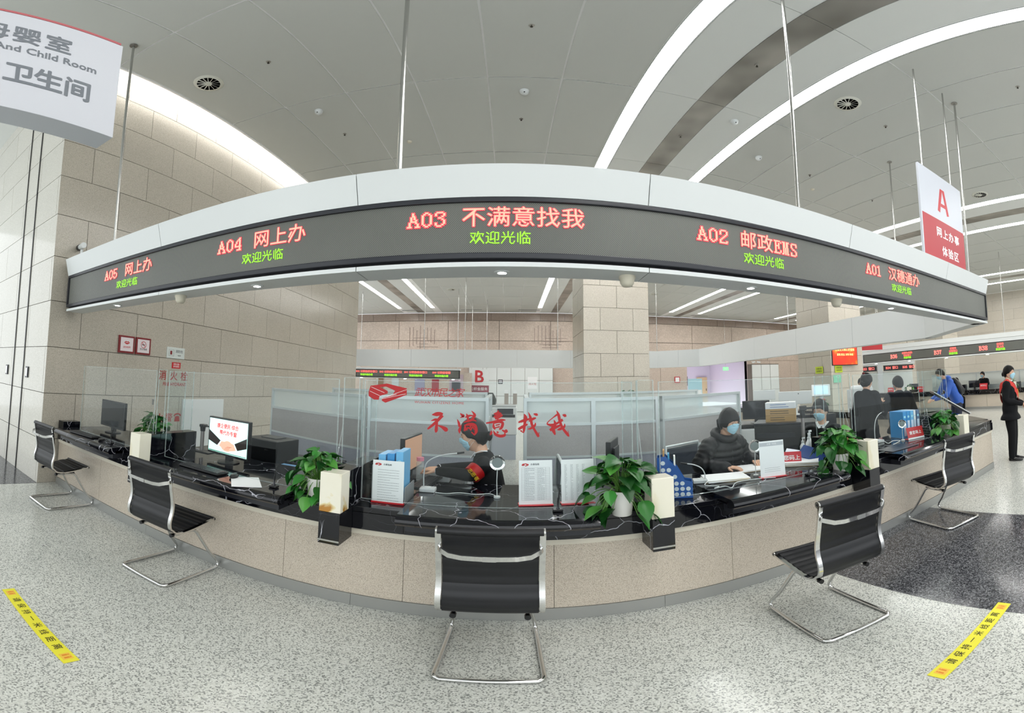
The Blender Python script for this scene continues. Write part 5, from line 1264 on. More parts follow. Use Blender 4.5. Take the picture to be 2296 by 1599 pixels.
# red arm band with yellow characters
ab = MB(); a, b = Vector(J['sh_l']), Vector(J['el_l']); u = (b-a).normalized(); c0 = a+(b-a)*.45
ab.tube([a+(b-a)*.50, a+(b-a)*.72, a+(b-a)*1.0], [.072, .070, .068], 20); ab.build('red_armband', M_redv, p1, 60)
s2 = a+(b-a)*.75
Mtx = Matrix.Translation(s2+V(-.073, 0, .0)) @ Matrix.Rotation(-PI/2, 4, 'Z') @ Matrix.Rotation(PI/2, 4, 'X')
text('志愿者', .036, Mtx @ Matrix.Rotation(-.9, 4, 'Z'), mat('yellow_print', '#f0c020', .5), 'armband_lettering', p1)
for sd in 'lr':
    w = Vector(J['wr_'+sd]); e = Vector(J['el_'+sd]); d = (w-e).normalized(); MB().tube([w-d*.035, w+d*.004], [.034, .032], 14).build('shirt_cuff', M_shirt, p1, 60)
# puffer jacket clerk
J = seated(.10, dict(el_l=(-.30, .12, .86), wr_l=(-.16, .34, .86), el_r=(.31, .12, .86), wr_r=(.20, .36, .86)), 1.19)
p2, P, Mh = person('clerk in black puffer jacket with bangs, glasses and light blue mask at the papers', (1.90, 3.42, 0), 192, J, M_puff, hair='ponytail', head_rz=2, head_pitch=-6, girth=1.16, puff=.13, sleeve=1.12)
hd = MB(); hd.tube([P['neck']+V(.10*math.cos(a), -.01+.085*math.sin(a), .0+.035*(1-math.sin(a))) for a in [k*2*PI/18 for k in range(18)]], .038, 10, closed=True); hd.build('hood', M_puff, p2, 60)
for s_ in (-1, 1):
    MB().tube([Mh @ V(s_*.032+.022*math.cos(a), .098, .004+.017*math.sin(a)) for a in [k*PI/8 for k in range(16)]], .0012, 5, closed=True).build('glasses_rim', M_dark, p2)
MB().cyl(P['chest']+V(0, .14, -.2), P['chest']+V(0, .135, .08), .003, n=6).build('zip', M_dark, p2)
MB().sph(Mh @ V(-.052, .075, .062), .006, 8).build('hair_clip', mat('clip_blue', '#8fb6e0', .2), p2)
# clerk with the bun behind the document camera
J = seated(.12, dict(el_l=(-.24, .12, .84), wr_l=(-.10, .32, .85), el_r=(.24, .12, .84), wr_r=(.10, .32, .85)), 1.20)
p3, P, Mh = person('clerk with red hair tie and blue mask looking down behind the plant', (3.36, 3.44, 0), 124, J, M_suit, hair='bun', head_rz=-12, head_pitch=-14, collar=M_shirt)
MB().tube([Mh @ V(.045*math.cos(a), -.06+.02*math.sin(a), .115) for a in [k*PI/6 for k in range(12)]], .008, 6, closed=True).build('red_hair_tie', M_red, p3)
# standing pair behind the desks
J = standing(dict(sh_l=(-.14, 0, 1.335), sh_r=(.14, 0, 1.335), el_l=(-.19, .0, 1.06), wr_l=(-.12, .22, 1.10), el_r=(.19, .04, 1.07), wr_r=(.12, .25, 1.20)))
p4, P, Mh = person('standing woman in long black coat with red topped hair bun, seen from behind', (4.60, 3.80, 0), -72, J, M_coat, M_coat, 'bun', head_rz=-12, mask=False, coatlen=.55, girth=.86, sleeve=1.15, s=1.0)
MB().sph(Mh @ V(0, -.07, .125), .022, 12).build('red_hair_ball', mat('dark_red_ball', '#5c1218', .6), p4, 60)
J = standing(dict(el_l=(-.26, .04, 1.06), wr_l=(-.18, .26, 1.12), el_r=(.26, .0, 1.05), wr_r=(.22, .18, .95)))
p5, P, Mh = person('standing person in dark navy jacket with short black hair, seen from behind', (5.22, 3.66, 0), -40, J, mat('navy_jacket', '#0d1018', .8, spec=.2), M_coat, 'short', head_rz=22, girth=1.12, coatlen=.72, s=.955)
# leaning visitor in blue
M_bjk = mat('blue_jacket', '#2a5cb8', .5)
J = dict(pelvis=(0, 0, .92), waist=(0, .06, 1.05), chest=(0, .17, 1.26), neck=(0, .27, 1.41), head=(0, .36, 1.53), sh_l=(-.17, .20, 1.36), sh_r=(.17, .20, 1.36), el_l=(-.23, .34, 1.08), wr_l=(-.10, .56, 1.0), el_r=(.23, .34, 1.08), wr_r=(.10, .56, 1.0),
         hip_l=(-.09, 0, .88), hip_r=(.09, 0, .88), kn_l=(-.10, .05, .47), kn_r=(.10, .05, .47), an_l=(-.09, -.03, .08), an_r=(.09, -.03, .08))
p6, P, Mh = person('visitor in bright blue hooded jacket with black backpack leaning over the side counter', (8.20, 4.16, 0), 52, J, M_bjk, mat('dark_jeans', '#23283a', .8), 'short', head_pitch=-25, girth=1.05, puff=.03, s=1.01)
bp = MB(); bp.sph((0, -.03, 1.24), 1., 22, (.145, .10, .23), Matrix.Rotation(math.radians(-26), 4, 'X')); bp.sph((0, -.12, 1.18), 1., 16, (.11, .06, .13), Matrix.Rotation(math.radians(-26), 4, 'X')); bp.build('backpack', M_black, p6, 80)
hd = MB(); hd.sph((0, .19, 1.44), .10, 16, (1.1, .8, .7)); hd.build('hood', M_bjk, p6, 60)
# attendant with the red sash
J = standing(dict(el_l=(-.22, -.02, 1.08), wr_l=(-.06, .21, 1.0), el_r=(.22, -.02, 1.08), wr_r=(.06, .22, .99), hd_l=(.6, .5, -.5), hd_r=(-.6, .5, -.5)))
p7, P, Mh = person('attendant in black suit with red sash and blue mask standing at the right edge', (6.50, 2.30, 0), 188, J, M_suit, M_suit, 'bun', head_rz=-10, coatlen=.73, collar=M_shirt, s=.985, girth=1.1)
M_sash = mat('red_sash', '#d03024', .5)
def sash(par, k=1.):
    # over the left shoulder, down across the front to the right hip and back up behind
    pts = []
    for i in range(28):
        a = i/28*2*PI; c, s_ = math.cos(a), math.sin(a)
        x = (.02+.125*c); z = 1.16+.235*c
        half = .118 if z > 1.25 else .13
        y = s_*half*(1.0 if abs(c) < .9 else .8)
        if z > 1.36: x = .13
        if z < .98: x = -.12
        pts.append(V(x-(.02 if c < 0 else 0), y, z))
    mb = MB(); rows = []
    n = len(pts)
    for i in range(n+1):
        p = pts[i % n]; t_ = (pts[(i+1) % n]-pts[i-1 if i < n else n-1]).normalized(); nrm = V(p.x*1.1, p.y, 0); nrm = nrm.normalized() if nrm.length > .01 else V(0, 1, 0)
        if p.z > 1.36: nrm = V(.3, .0, 1).normalized()
        side = t_.cross(nrm).normalized()
        rows.append([p+nrm*.026-side*.038, p+nrm*.030, p+nrm*.026+side*.038])
    mb.sheet(rows); o = mb.build('red_sash', M_sash, par, 60); return o
sash(p7)
text('志愿服务', .045, Matrix.Translation((.0, .168, 1.18)) @ Matrix.Rotation(PI, 4, 'Z') @ Matrix.Rotation(PI/2, 4, 'X') @ Matrix.Rotation(-.95, 4, 'Z'), mat('yellow_print', '#f0c020', .5), 'sash_lettering', p7)
# people far behind
J = seated(.06, dict(el_l=(-.24, .12, .84), wr_l=(-.10, .32, .85), el_r=(.24, .12, .84), wr_r=(.10, .32, .85)))
person('far visitor in beige padded jacket and black hat sitting at the B counter', (14.25, 7.25, 0), -90, J, mat('beige_jacket', '#b7aaa3', .7), M_coat, 'short', mask=False, girth=1.25, detail=False, hands=False)
person('far clerk in dark suit behind the B counter', (16.9, 7.1, 0), 80, J, M_suit, M_suit, 'bun', girth=1.05, detail=False, hands=False, s=1.12)
person('distant person half hidden behind the woman in the long black coat', (8.6, 7.3, 0), 160, standing(dict(el_l=(-.22, 0, 1.08), wr_l=(-.2, .1, .85), el_r=(.22, 0, 1.08), wr_r=(.2, .1, .85))), M_coat, M_coat, 'short', mask=True, detail=False, hands=False, s=.95)
# ================================================================= CUBICLE PARTITIONS
M_alu = mat('pale_aluminium', '#cdd5d6', .35, .3); M_fab = speckle('grey_fabric', '#a9a7a5', [(0, '#a3a19f'), (.5, '#adabaa')], 300, .9); M_frost = glass('frosted_pane', frost=.42, refl=.12)
M_fab2 = speckle('blue_grey_fabric', '#9b9ea8', [(0, '#9699a3'), (.5, '#a0a3ad')], 300, .9)
def partition(x0, y0, x1, y1, label, n=1, top=1.47):
    a, b = Vector((x0, y0)), Vector((x1, y1)); u = (b-a).normalized(); L = (b-a).length
    t = thing('partition_screen', label, 'partition', (x0, y0, 0), math.atan2(u.y, u.x), 'office partitions behind the clerks' if False else None)
    f = MB(); f.box(0, L, -.025, .025, top-.035, top).box(0, L, -.022, .022, 1.165, 1.195).box(0, L, -.022, .022, .80, .825).box(0, L, -.025, .025, 0, .08)
    f.build('frame_rail', M_alu, t)
    for i in range(n+1):
        w = .05 if 0 < i < n else .035
        xx = min(max(i*L/n-w/2, 0), L-w); MB().box(xx, xx+w, -.027, .027, 0, top+.002).build('frame_post', M_alu, t)
    for i in range(n):
        p, q = i*L/n+.03, (i+1)*L/n-.03
        MB().box(p, q, -.004, .004, 1.195, top-.035).build('frosted_pane', M_frost, t)
        MB().box(p, q, -.018, .018, .825, 1.165).build('fabric_panel', M_fab, t); MB().box(p, q, -.018, .018, .08, .80).build('fabric_panel', M_fab2, t)
    return t
partition(-1.60, 4.45, -.22, 4.45, 'glass topped office partition behind the clerk in the middle, left of the aisle')
partition(.16, 4.45, 1.70, 4.45, 'glass topped office partition just right of the aisle behind the brush lettering', 2)
partition(-3.45, 5.25, -1.66, 4.50, 'long angled partition at left in front of the stone wall')
partition(1.76, 4.50, 3.30, 5.20, 'angled office partition behind the puffer jacket clerk')
for x, s_, l in ((-.22, -.12, 'left'), (.16, .12, 'right')):
    for k in range(1, 4): partition(x+s_*.1*k*0+(-.12*k if s_ < 0 else .12*k)*-.5*0+x*0, 4.45+.0, x, 4.45, '') if False else None
partition(-.25, 4.50, -.30, 6.6, 'partition running back along the left side of the aisle', 2); partition(.20, 4.50, .26, 6.6, 'partition running back along the right side of the aisle', 2)
partition(-3.2, 6.9, -.35, 6.6, 'farther office partition row behind, left of the aisle', 2, 1.50); partition(.32, 6.6, 3.6, 7.2, 'farther office partition row behind, right of the aisle', 2, 1.50)
# board on the stone wall
wbd = MB().box(-4.836, -4.80, 4.66, 5.68, .33, 1.19, .004).build('white_board', M_white); tag(wbd, 'white flat board leaning on the stone wall behind the left desks', 'board')
# printers and machines at the end of the aisle
t = thing('copier', 'large grey white copier at the end of the aisle', 'copier', (-.25, 9.0, 0))
MB().box(-.75, .42, -.3, .3, .55, 1.15, .02).build('machine_body', M_white, t); MB().box(.0, .34, -.31, -.30, 1.0, 1.12).build('dark_tray', M_dark, t); MB().box(-.7, .4, -.28, .3, 1.155, 1.2, .01).build('lid', mat('light_grey_plastic'), t)
MB().box(-.72, .40, -.29, .29, .0, .545).build('cabinet', mat('pale_blue_grey', '#b2b8c2', .5), t); MB().box(-.70, .38, -.305, -.29, .93, .99).build('black_slot', M_black, t)
for x, l in ((-.06, 'left'), (.13, 'right')):
    t = thing('stationery_box', 'upright grey file box on the copier, %s one' % l, 'box', (x*1., 9.05, 1.202)); MB().box(-.045, .045, -.06, .06, 0, .24).build('box_body', mat('taupe_box', '#a39a90', .5), t); MB().box(-.04, .04, -.05, .05, .24, .31).build('paper_top', M_paper, t)
t = thing('backpack', 'dark backpack standing on the partition end left of the aisle', 'backpack', (-.42, 8.8, 1.20)); bp = MB(); loft(bp, [(V(0, 0, .0), .13, .10), (V(0, 0, .12), .14, .10), (V(-.02, 0, .26), .09, .06)], 16); bp.build('backpack_body', mat('dark_olive_bag', '#33352f', .7), t, 60)
# desks, screens and boxes at the right behind
t = thing('work_desk', 'black work desk with white drawer unit behind the puffer jacket clerk', 'desk', (3.95, 5.3, 0), math.radians(-35))
MB().box(-.75, .75, -.35, .35, .90, .94, .004).build('desktop', M_black, t); d_ = MB().box(-.50, -.16, -.34, .3, .10, .88).build('drawer_unit', M_white, t)
for k in range(3): MB().box(-.49, -.17, -.352, -.34, .13+k*.25, .36+k*.25, .004).build('drawer', M_whiteS, d_)
MB().box(.1, .74, -.3, .3, .05, .9).build('dark_pedestal', M_dark, t)
monitor(3.72, 5.36, .941, -35, 'black screened monitor directly right of the puffer jacket clerk', .44, .30)
mm, sc2 = monitor(4.02, 5.22, .941, -38, 'lit monitor with a green and white page behind the puffer jacket clerk', .42, .27, mat('page_screen', '#bfe0c8', .3, emit='#bfe0c8', es=.45))
MB().box(-.18, -.02, -.004, -.003, .28, .31).build('screen_banner', mat('screen_green2', '#3fa56a', emit='#3fa56a', es=.4), mm); MB().box(.0, .05, -.004, -.003, .12, .22).box(.10, .15, -.004, -.003, .12, .22).build('screen_images', mat('screen_blue2', '#3b6a8f', emit='#3b6a8f', es=.3), mm)
t = thing('office_chair', 'black office chair with backrest turned to us in front of the lit green page monitor', 'chair', (3.62, 4.62, 0), math.radians(150))
MB().box(-.24, .24, -.22, .24, .44, .52, .03).build('seat', M_blackm, t); o = MB().box(-.23, .23, -.03, .03, 0, .52, .05).build('backrest', M_blackm, t, None, (0, .26, .58)); o.rotation_euler[0] = math.radians(-10)
MB().cyl((0, 0, .1), (0, 0, .44), .025, n=12).build('gas_column', M_steel, t); 
for k in range(5): MB().tube([(0, 0, .1), (.27*math.cos(k*1.257), .27*math.sin(k*1.257), .07)], .016, 6).sph((.27*math.cos(k*1.257), .27*math.sin(k*1.257), .03), .029, 8).build('star_leg', M_black, t)
for sx in (-1, 1): MB().tube([(sx*.25, .15, .5), (sx*.28, .13, .70), (sx*.28, -.12, .70), (sx*.25, -.12, .5)], .012, 6).build('armrest', M_black, t)
def clerk_chair(x, y, rz, label, m):
    t = thing('clerk_chair', label, 'chair', (x, y, 0), math.radians(rz))
    MB().box(-.23, .23, -.22, .22, .40, .46, .03).build('seat', M_blackm, t)
    MB().tube([(-.27, -.18, .42), (-.28, -.22, .70), (-.26, -.25, .97), (.26, -.25, .97), (.28, -.22, .70), (.27, -.18, .42)], .014, 8).build('grey_frame', M_alu, t, 60)
    o = MB().box(-.24, .24, -.012, .012, 0, .40, .01).build('mesh_back', glass('dark_mesh', tint=(.42, .44, .46, 1), refl=.05), t, None, (0, -.245, .55))
    for sx in (-1, 1): MB().tube([(sx*.27, -.18, .42), (sx*.27, .20, .42), (sx*.27, .20, .013), (sx*.27, -.25, .013)], .013, 6).build('side_frame', M_alu, t, 60)
clerk_chair(1.86, 3.66, 206, 'grey framed chair behind the puffer jacket clerk', 0); clerk_chair(.18, 3.40, 88, 'black chair behind the clerk in the middle', 0); clerk_chair(3.45, 3.75, 140, 'grey framed chair behind the clerk with the red hair tie', 0)
t = thing('equipment_cabinet', 'black equipment cabinet with metal lock left of the clerk with the red hair tie', 'cabinet', (3.22, 4.12, 0), math.radians(-42))
MB().box(-.30, .30, -.24, .24, 0, 1.06, .01).build('cabinet_body', M_black, t); MB().box(-.31, .31, -.25, .25, 1.062, 1.085, .004).build('cabinet_top', M_dark, t)
MB().box(-.22, -.12, -.245, -.24, .62, .82).build('lock_plate', mat('bronze_plate', '#8c857a', .3, .7), t); MB().box(-.27, .2, -.252, -.24, .90, .96).build('handle_slot', M_dark, t)
for k in range(2): MB().box(-.29, -.24, -.243, -.24, .60+k*.14, .72+k*.14).build('label_strip', M_paper, t)
for k, (c, l) in enumerate((('#b08f5c', 'lower brown carton with printed lines on the equipment cabinet'), ('#b69563', 'upper brown carton with printed lines on the equipment cabinet'), ('#e4e8ec', 'white box with blue print on top of the brown cartons'))):
    t = thing('carton', l, 'box', (3.25, 4.12, 1.086+.082*k), math.radians(-42), 'cartons stacked on the equipment cabinet' if k < 2 else None)
    MB().box(-.19, .19, -.13, .13, 0, .080, .002).build('carton_box', mat('carton_%d' % k, c, .7), t)
    r = random.Random(k); tag(print_lines(.26, .03, -.13, .05, 2, r, y=-.1312, th=.008).build('printed_text', (M_ktext, M_ktext, mat('blue_ink', '#3f6fb0', .5))[k], t), kind='stuff'); MB().box(-.19, .19, -.012, .012, .0805, .0812).build('tape_strip', mat('tan_tape', '#cfb98c', .4), t)
t = thing('tablet_terminal', 'white tilted tablet terminal above the document camera', 'tablet', (3.98, 4.12, 0), math.radians(-43))
MB().cyl((0, 0, 0), (0, 0, 1.36), .03, n=14).build('stand_pole', M_white, t); MB().cyl((0, 0, 0), (0, 0, .02), .2, n=24).build('stand_foot', M_white, t)
o = MB().box(-.13, .13, -.02, .01, -.09, .09, .006).build('tablet_case', M_white, t, None, (0, 0, 1.44)); o.rotation_euler[0] = math.radians(-28)
MB().box(-.10, .10, -.0215, -.02, -.065, .065).build('tablet_screen', mat('tablet_blue', '#9fc4e0', .2, emit='#9fc4e0', es=.35), o)
for (x, y, rz, w, h, z, l) in ((5.18, 6.1, -42, .66, .26, 1.13, 'white back of a large display with a small logo, left of the stone column'), (6.02, 5.28, -48, .30, .55, .82, 'white back of a tall display beside the long coat woman'), (4.72, 6.5, -38, .44, .20, 1.24, 'white display back above the green page monitor')):
    t = thing('display', l, 'display', (x, y, 0), math.radians(rz)); MB().box(-w/2, w/2, 0, .05, z, z+h, .01).build('display_back', M_white, t); MB().box(-.04, .04, .01, .04, .94, z+.05).build('display_neck', M_white, t); MB().box(-.15, .15, -.1, .12, .92, .94, .004).build('display_foot', M_white, t); MB().box(-w*.42, w*.42, -.15, .20, .0, .918, .004).build('desk_block', M_dark, t)
    if w > .6: MB().cyl((w*.1, -.001, z+h*.8), (w*.1, 0, z+h*.8), .012, n=12).build('logo_dot', M_gtext, t)
plant(5.55, 5.75, .92, 'small green plant between two white display backs', 31, 40, .12, .16, 'pink', .05, .9, group=None)
ps = thing('plant_shelf', 'dark cabinet under the small plant in a pink pot', 'cabinet', (5.55, 5.75, 0)); MB().box(-.2, .2, -.2, .2, 0, .918, .006).build('cabinet_body', M_dark, ps)
t = thing('paper_roll', 'large white sheet held up between the standing pair', 'paper', (5.45, 4.62, 0), math.radians(-45)); MB().box(-.2, .2, -.12, .12, 1.05, 1.46, .06).build('paper_body', M_white, t); MB().box(-.22, .22, -.15, .15, 0, 1.05, .01).build('pedestal', M_dark, t)

# ================================================================= WALL SIGNS on the left stone wall (facing +X)
def wx(y, z, dx=0): return Matrix.Translation((-4.838+dx, y, z)) @ Matrix.Rotation(PI/2, 4, 'Z') @ Matrix.Rotation(PI/2, 4, 'X')
M_mar = mat('maroon_frame', '#7d1a22', .3); M_pwhite = mat('plate_white', '#e8dfe2', .4)
for y0, lab in ((3.305, 'maroon framed wall sign with red lips symbol'), (3.615, 'maroon framed wall sign with no-smoking symbol')):
    t = thing('wall_sign', lab, 'sign', (-4.84, y0, 1.86))
    MB().box(.001, .025, 0, .285, 0, .255, .004).build('sign_frame', M_mar, t)
    MB().box(.024, .027, .03, .255, .028, .228).build('sign_plate', M_pwhite, t)
    L = Matrix.Translation((.0275, 0, 0)) @ Matrix.Rotation(PI/2, 4, 'Z') @ Matrix.Rotation(PI/2, 4, 'X')
    if 'lips' in lab:
        b = MB(); b.bm.faces.new([b.bm.verts.new(L @ V(x+.142, z+.155, 0)) for x, z in [(-.055, 0), (-.02, .022), (0, .014), (.02, .022), (.055, 0), (.02, -.022), (0, -.026), (-.02, -.022)]]); b.build('lips_symbol', M_red, t)
        b = MB(); b.bm.faces.new([b.bm.verts.new(L @ V(x+.142, z+.155, .0005)) for x, z in [(-.05, .001), (0, .005), (.05, .001), (0, -.004)]]); b.build('lip_gap', M_pwhite, t)
        text('请勿喧哗', .034, L @ Matrix.Translation((.142, .085, 0)), M_red, 'lettering', t)
    else:
        b = MB(); b.tube([L @ V(.142+.048*math.cos(a), .150+.048*math.sin(a), 0) for a in [k*PI/12 for k in range(24)]], .004, 4, closed=True).tube([L @ V(.142-.034, .184, .001), L @ V(.142+.034, .116, .001)], .004, 4); b.build('prohibition_ring', M_red, t)
        MB().tube([L @ V(.11, .150, .0005), L @ V(.165, .150, .0005)], .005, 4).build('cigarette', M_ktext, t)
        text('禁止吸烟', .034, L @ Matrix.Translation((.142, .08, 0)), M_ktext, 'lettering', t)
t = thing('wall_sign', 'small grey white wall sign with fire hydrant lettering', 'sign', (-4.84, 4.25, 1.85)); MB().box(.001, .012, 0, .39, 0, .18, .002).build('sign_plate', mat('pale_green_plate', '#d4dcd8', .4), t)
L = Matrix.Translation((.013, 0, 0)) @ Matrix.Rotation(PI/2, 4, 'Z') @ Matrix.Rotation(PI/2, 4, 'X')
MB().tube([L @ V(.04, .04, 0), L @ V(.15, .04, 0), L @ V(.15, .14, 0), L @ V(.04, .14, 0)], .002, 4, closed=True).build('symbol_box', M_gtext, t); MB().box(.0125, .014, .07, .11, .06, .12).build('hydrant_symbol', M_mar, t)
text('消防栓', .055, L @ Matrix.Translation((.265, .115, 0)), M_gtext, 'lettering', t); text('一键报警', .022, L @ Matrix.Translation((.265, .05, 0)), M_gtext, 'lettering', t)
t = thing('wall_sign', 'small red wall sticker with white dots of lettering', 'sign', (-4.84, 4.38, 1.69)); MB().box(.001, .006, 0, .19, 0, .10).build('sticker', M_red, t)
L = Matrix.Translation((.0065, 0, 0)) @ Matrix.Rotation(PI/2, 4, 'Z') @ Matrix.Rotation(PI/2, 4, 'X')
text('消防设施', .034, L @ Matrix.Translation((.095, .068, 0)), M_wtext, 'lettering', t); text('请勿遮挡', .034, L @ Matrix.Translation((.095, .030, 0)), M_wtext, 'lettering', t)
M_hyd = mat('hydrant_red', '#a52a2a', .5)
ht = thing('hydrant_lettering', 'red fire hydrant lettering on the stone wall', 'lettering', (-4.84, 4.42, 1.53))
def hl(s, y, z, size, sp=1., spread=0.): text(s, size, Matrix.Translation((.0015, y, z)) @ Matrix.Rotation(PI/2, 4, 'Z') @ Matrix.Rotation(PI/2, 4, 'X'), M_hyd, 'lettering', ht, spread=spread, space=sp)
hl('消', -.22, .03, .165, spread=.002); hl('火', .02, .03, .165, spread=.002); hl('栓', .25, .03, .165, spread=.002); hl('FIRE HYDRANT', .05, -.10, .075, 1., .0015)
ht2 = thing('alarm_lettering', 'red fire alarm lettering with a telephone symbol low on the stone wall', 'lettering', (-4.84, 4.35, .88))
for s_, y in (('火', -.16), ('警', .04)): text(s_, .15, Matrix.Translation((.0015, y, 0)) @ Matrix.Rotation(PI/2, 4, 'Z') @ Matrix.Rotation(PI/2, 4, 'X'), M_hyd, 'lettering', ht2, spread=.002)
b = MB(); b.prism([(-.06, -.06), (.06, -.06), (.045, .02), (.02, .03), (-.02, .03), (-.045, .02)], 0, .002, Matrix.Translation((0, .22, 0)) @ Matrix.Rotation(PI/2, 4, 'Z') @ Matrix.Rotation(PI/2, 4, 'X')); b.tube([(.002, .15, .035), (.002, .17, .06), (.002, .22, .07), (.002, .27, .06), (.002, .29, .035)], .012, 6); b.build('telephone_symbol', M_hyd, ht2)
hp = MB().box(-4.845, -4.83, 4.02, 4.05, 1.10, 1.19, .002).build('cabinet_handle', M_steel); tag(hp, 'small steel flush handle in the stone wall', 'handle')
# bullet camera on the wall above the canopy end
t = thing('bullet_camera', 'white and black bullet camera at the left end of the canopy', 'camera', (-4.66, 2.50, 3.025))
MB().cyl((0, 0, .0), (0, 0, .16), .018, n=12).build('mount', M_white, t); o = MB().cyl((.12, -.04, .0), (-.08, .02, .03), .038, n=18).build('camera_body', M_white, t, 40, (0, 0, .19)); MB().cyl((-.075, .018, .03), (-.17, .047, .045), .044, n=18).build('black_shade', M_black, o, 40)

# ================================================================= CEILING DEVICES
def vent(x, y, label):
    t = thing('ceiling_diffuser', label, 'air vent', (x, y, HC-.001))
    M_v = mat('vent_white', '#d9d9cf', .5)
    MB().lathe([(.17, -.012), (.205, -.004), (.215, .0), (.20, -.012), (.165, -.02)][::-1], 32, caps=False).build('outer_ring', M_v, t, 40)
    MB().lathe([(0, -.002), (.19, -.002)], 24).build('dark_throat', mat('vent_dark', '#3a3b3a', .7), t)
    for k in range(14):
        a = k*2*PI/14; o = MB().box(.045, .165, -.008, .008, -.0015, .0015).build('blade', M_v, t); o.matrix_local = Matrix.Translation((0, 0, -.014)) @ Matrix.Rotation(a, 4, 'Z') @ Matrix.Rotation(.7, 4, 'X')
    MB().lathe([(0, -.03), (.045, -.028), (.05, -.015), (.05, -.004)], 20).build('hub', M_v, t, 40)
vent(-3.87, 3.80, 'round ceiling air diffuser above the left stone wall'); vent(4.58, 3.79, 'round ceiling air diffuser right of the second light strip'); vent(9.66, 3.80, 'round ceiling air diffuser right of the letter A sign')
vent(-2.9, 19.5, 'far ceiling air diffuser seen under the canopy on the left'); vent(7.4, 19.5, 'far ceiling air diffuser seen under the canopy right of the column')
def dome(x, y, label):
    t = thing('dome_camera', label, 'camera', (x, y, HC-.001)); MB().lathe([(0, -.085), (.03, -.082), (.06, -.05), (.068, -.012), (.07, 0)], 22).build('camera_housing', M_white, t, 50)
    for s_ in (-1, 1): MB().sph((0, -.048, -.052+s_*.012), .011, 10).build('lens', M_black, t)
for x, y, l in ((-2.92, 5.30, 'white dome camera on the ceiling left of the middle rod'), (.18, 5.33, 'white dome camera in the middle of the ceiling'), (3.48, 5.28, 'white dome camera between the metal channel and the second light strip'), (4.60, 6.17, 'white smoke detector shaped camera right of the second light strip')): dome(x, y, l)
def sprinkler(x, y, label=None):
    t = thing('sprinkler', label, 'sprinkler', (x, y, HC-.001)); MB().lathe([(0, -.008), (.028, -.006), (.034, 0)], 16).build('escutcheon', M_metal, t, 40); MB().cyl((0, 0, -.008), (0, 0, -.035), .007, n=8).cyl((0, 0, -.035), (0, 0, -.038), .016, n=10).build('nozzle', mat('dark_brass', '#3f3b36', .4, .7), t)
for x, y, l in ((-2.88, 3.83, 'dark ceiling sprinkler right of the left air diffuser'), (.20, 3.84, 'dark ceiling sprinkler at the top middle'), (.16, 6.14, 'dark ceiling sprinkler just under the middle dome camera'), (-2.84, 6.15, 'dark ceiling sprinkler left of the middle rod, low'), (2.91, 3.82, 'sprinkler in the upper part of the metal channel'), (2.89, 6.12, 'sprinkler in the lower part of the metal channel'), (5.6, 1.45, 'sprinkler at the upper right edge of the ceiling'), (5.58, 3.81, 'sprinkler left of the two rods of the letter A sign'), (6.0, 6.2, 'sprinkler above the right part of the canopy'), (8.2, 6.2, 'sprinkler close to the far light strips behind the letter A sign')): sprinkler(x, y, l)
for x, y, l in ((-1.82, 6.73, 'small cream smoke detector on the ceiling beside the middle rod'), (6.57, 6.72, 'small cream smoke detector on the ceiling above the A02 lettering')):
    t = MB().lathe([(0, -.035), (.03, -.03), (.045, -.012), (.05, 0), (0, 0)], 18).build('smoke_detector', mat('cream_plastic'), None, 40, (x, y, HC-.001)); tag(t, l, 'smoke detector')
for x, l_ in zip((-6.2, -2.4, 1.2, 5.4, 9.0, 12.8), ('leftmost', 'second from the left', 'just left of the middle column', 'just right of the middle column', 'second from the right', 'rightmost')):
    t = thing('slot_vent', 'long ceiling slot vent near the back wall, '+l_, 'air vent', (x, 24.9, HC-.002), 0, 'slot vents near the back wall'); MB().box(-.7, .7, -.09, .09, -.006, 0).build('vent_frame', M_white, t); MB().box(-.66, .66, -.05, .05, -.009, -.006).build('vent_slot', M_dark, t)

# ================================================================= BACKGROUND: B ZONE
# far LED band at the left
t = thing('b_zone_canopy', 'distant white canopy with LED band of red and green lettering, left background', 'canopy', (-4.8, 19.2, 0))
MB().box(-2.9, 2.45, 0, .4, 2.33, 2.42).box(-2.9, 2.45, -.02, .4, 1.90, 1.94).build('white_band', M_white, t); MB().box(-2.85, 2.45, -.06, 0, 1.94, 2.33).build('led_frame', M_black, t); MB().box(-2.80, 2.40, -.065, -.06, 1.97, 2.30).build('led_screen', M_led, t)
for i, (a, b) in enumerate((('B02', '公积金综合窗口'), ('B02', '公积金综合窗口'), ('B01', '公积金综合窗口'), ('B00', '公积金客服'))):
    x = -2.25+i*1.27; text(a+' '+b, .13, facing((x, -.07, 2.21)), M_redM, 'led_text', t, spread=.004, res=1); text('欢迎光临办理', .11, facing((x, -.07, 2.05)), M_grnT, 'led_text', t, spread=.004, res=1)
for i, x in enumerate((-2.6, -.3, 2.1)): MB().cyl((x, .15, 1.885), (x, .15, 1.898), .06, n=12).build('downlight', mat('downlight_lamp'), t)
for x in (-2.7, 2.3): MB().cyl((x, .2, 2.42), (x, .2, HC-.003), .012, n=6).build('rod', M_steel, t)
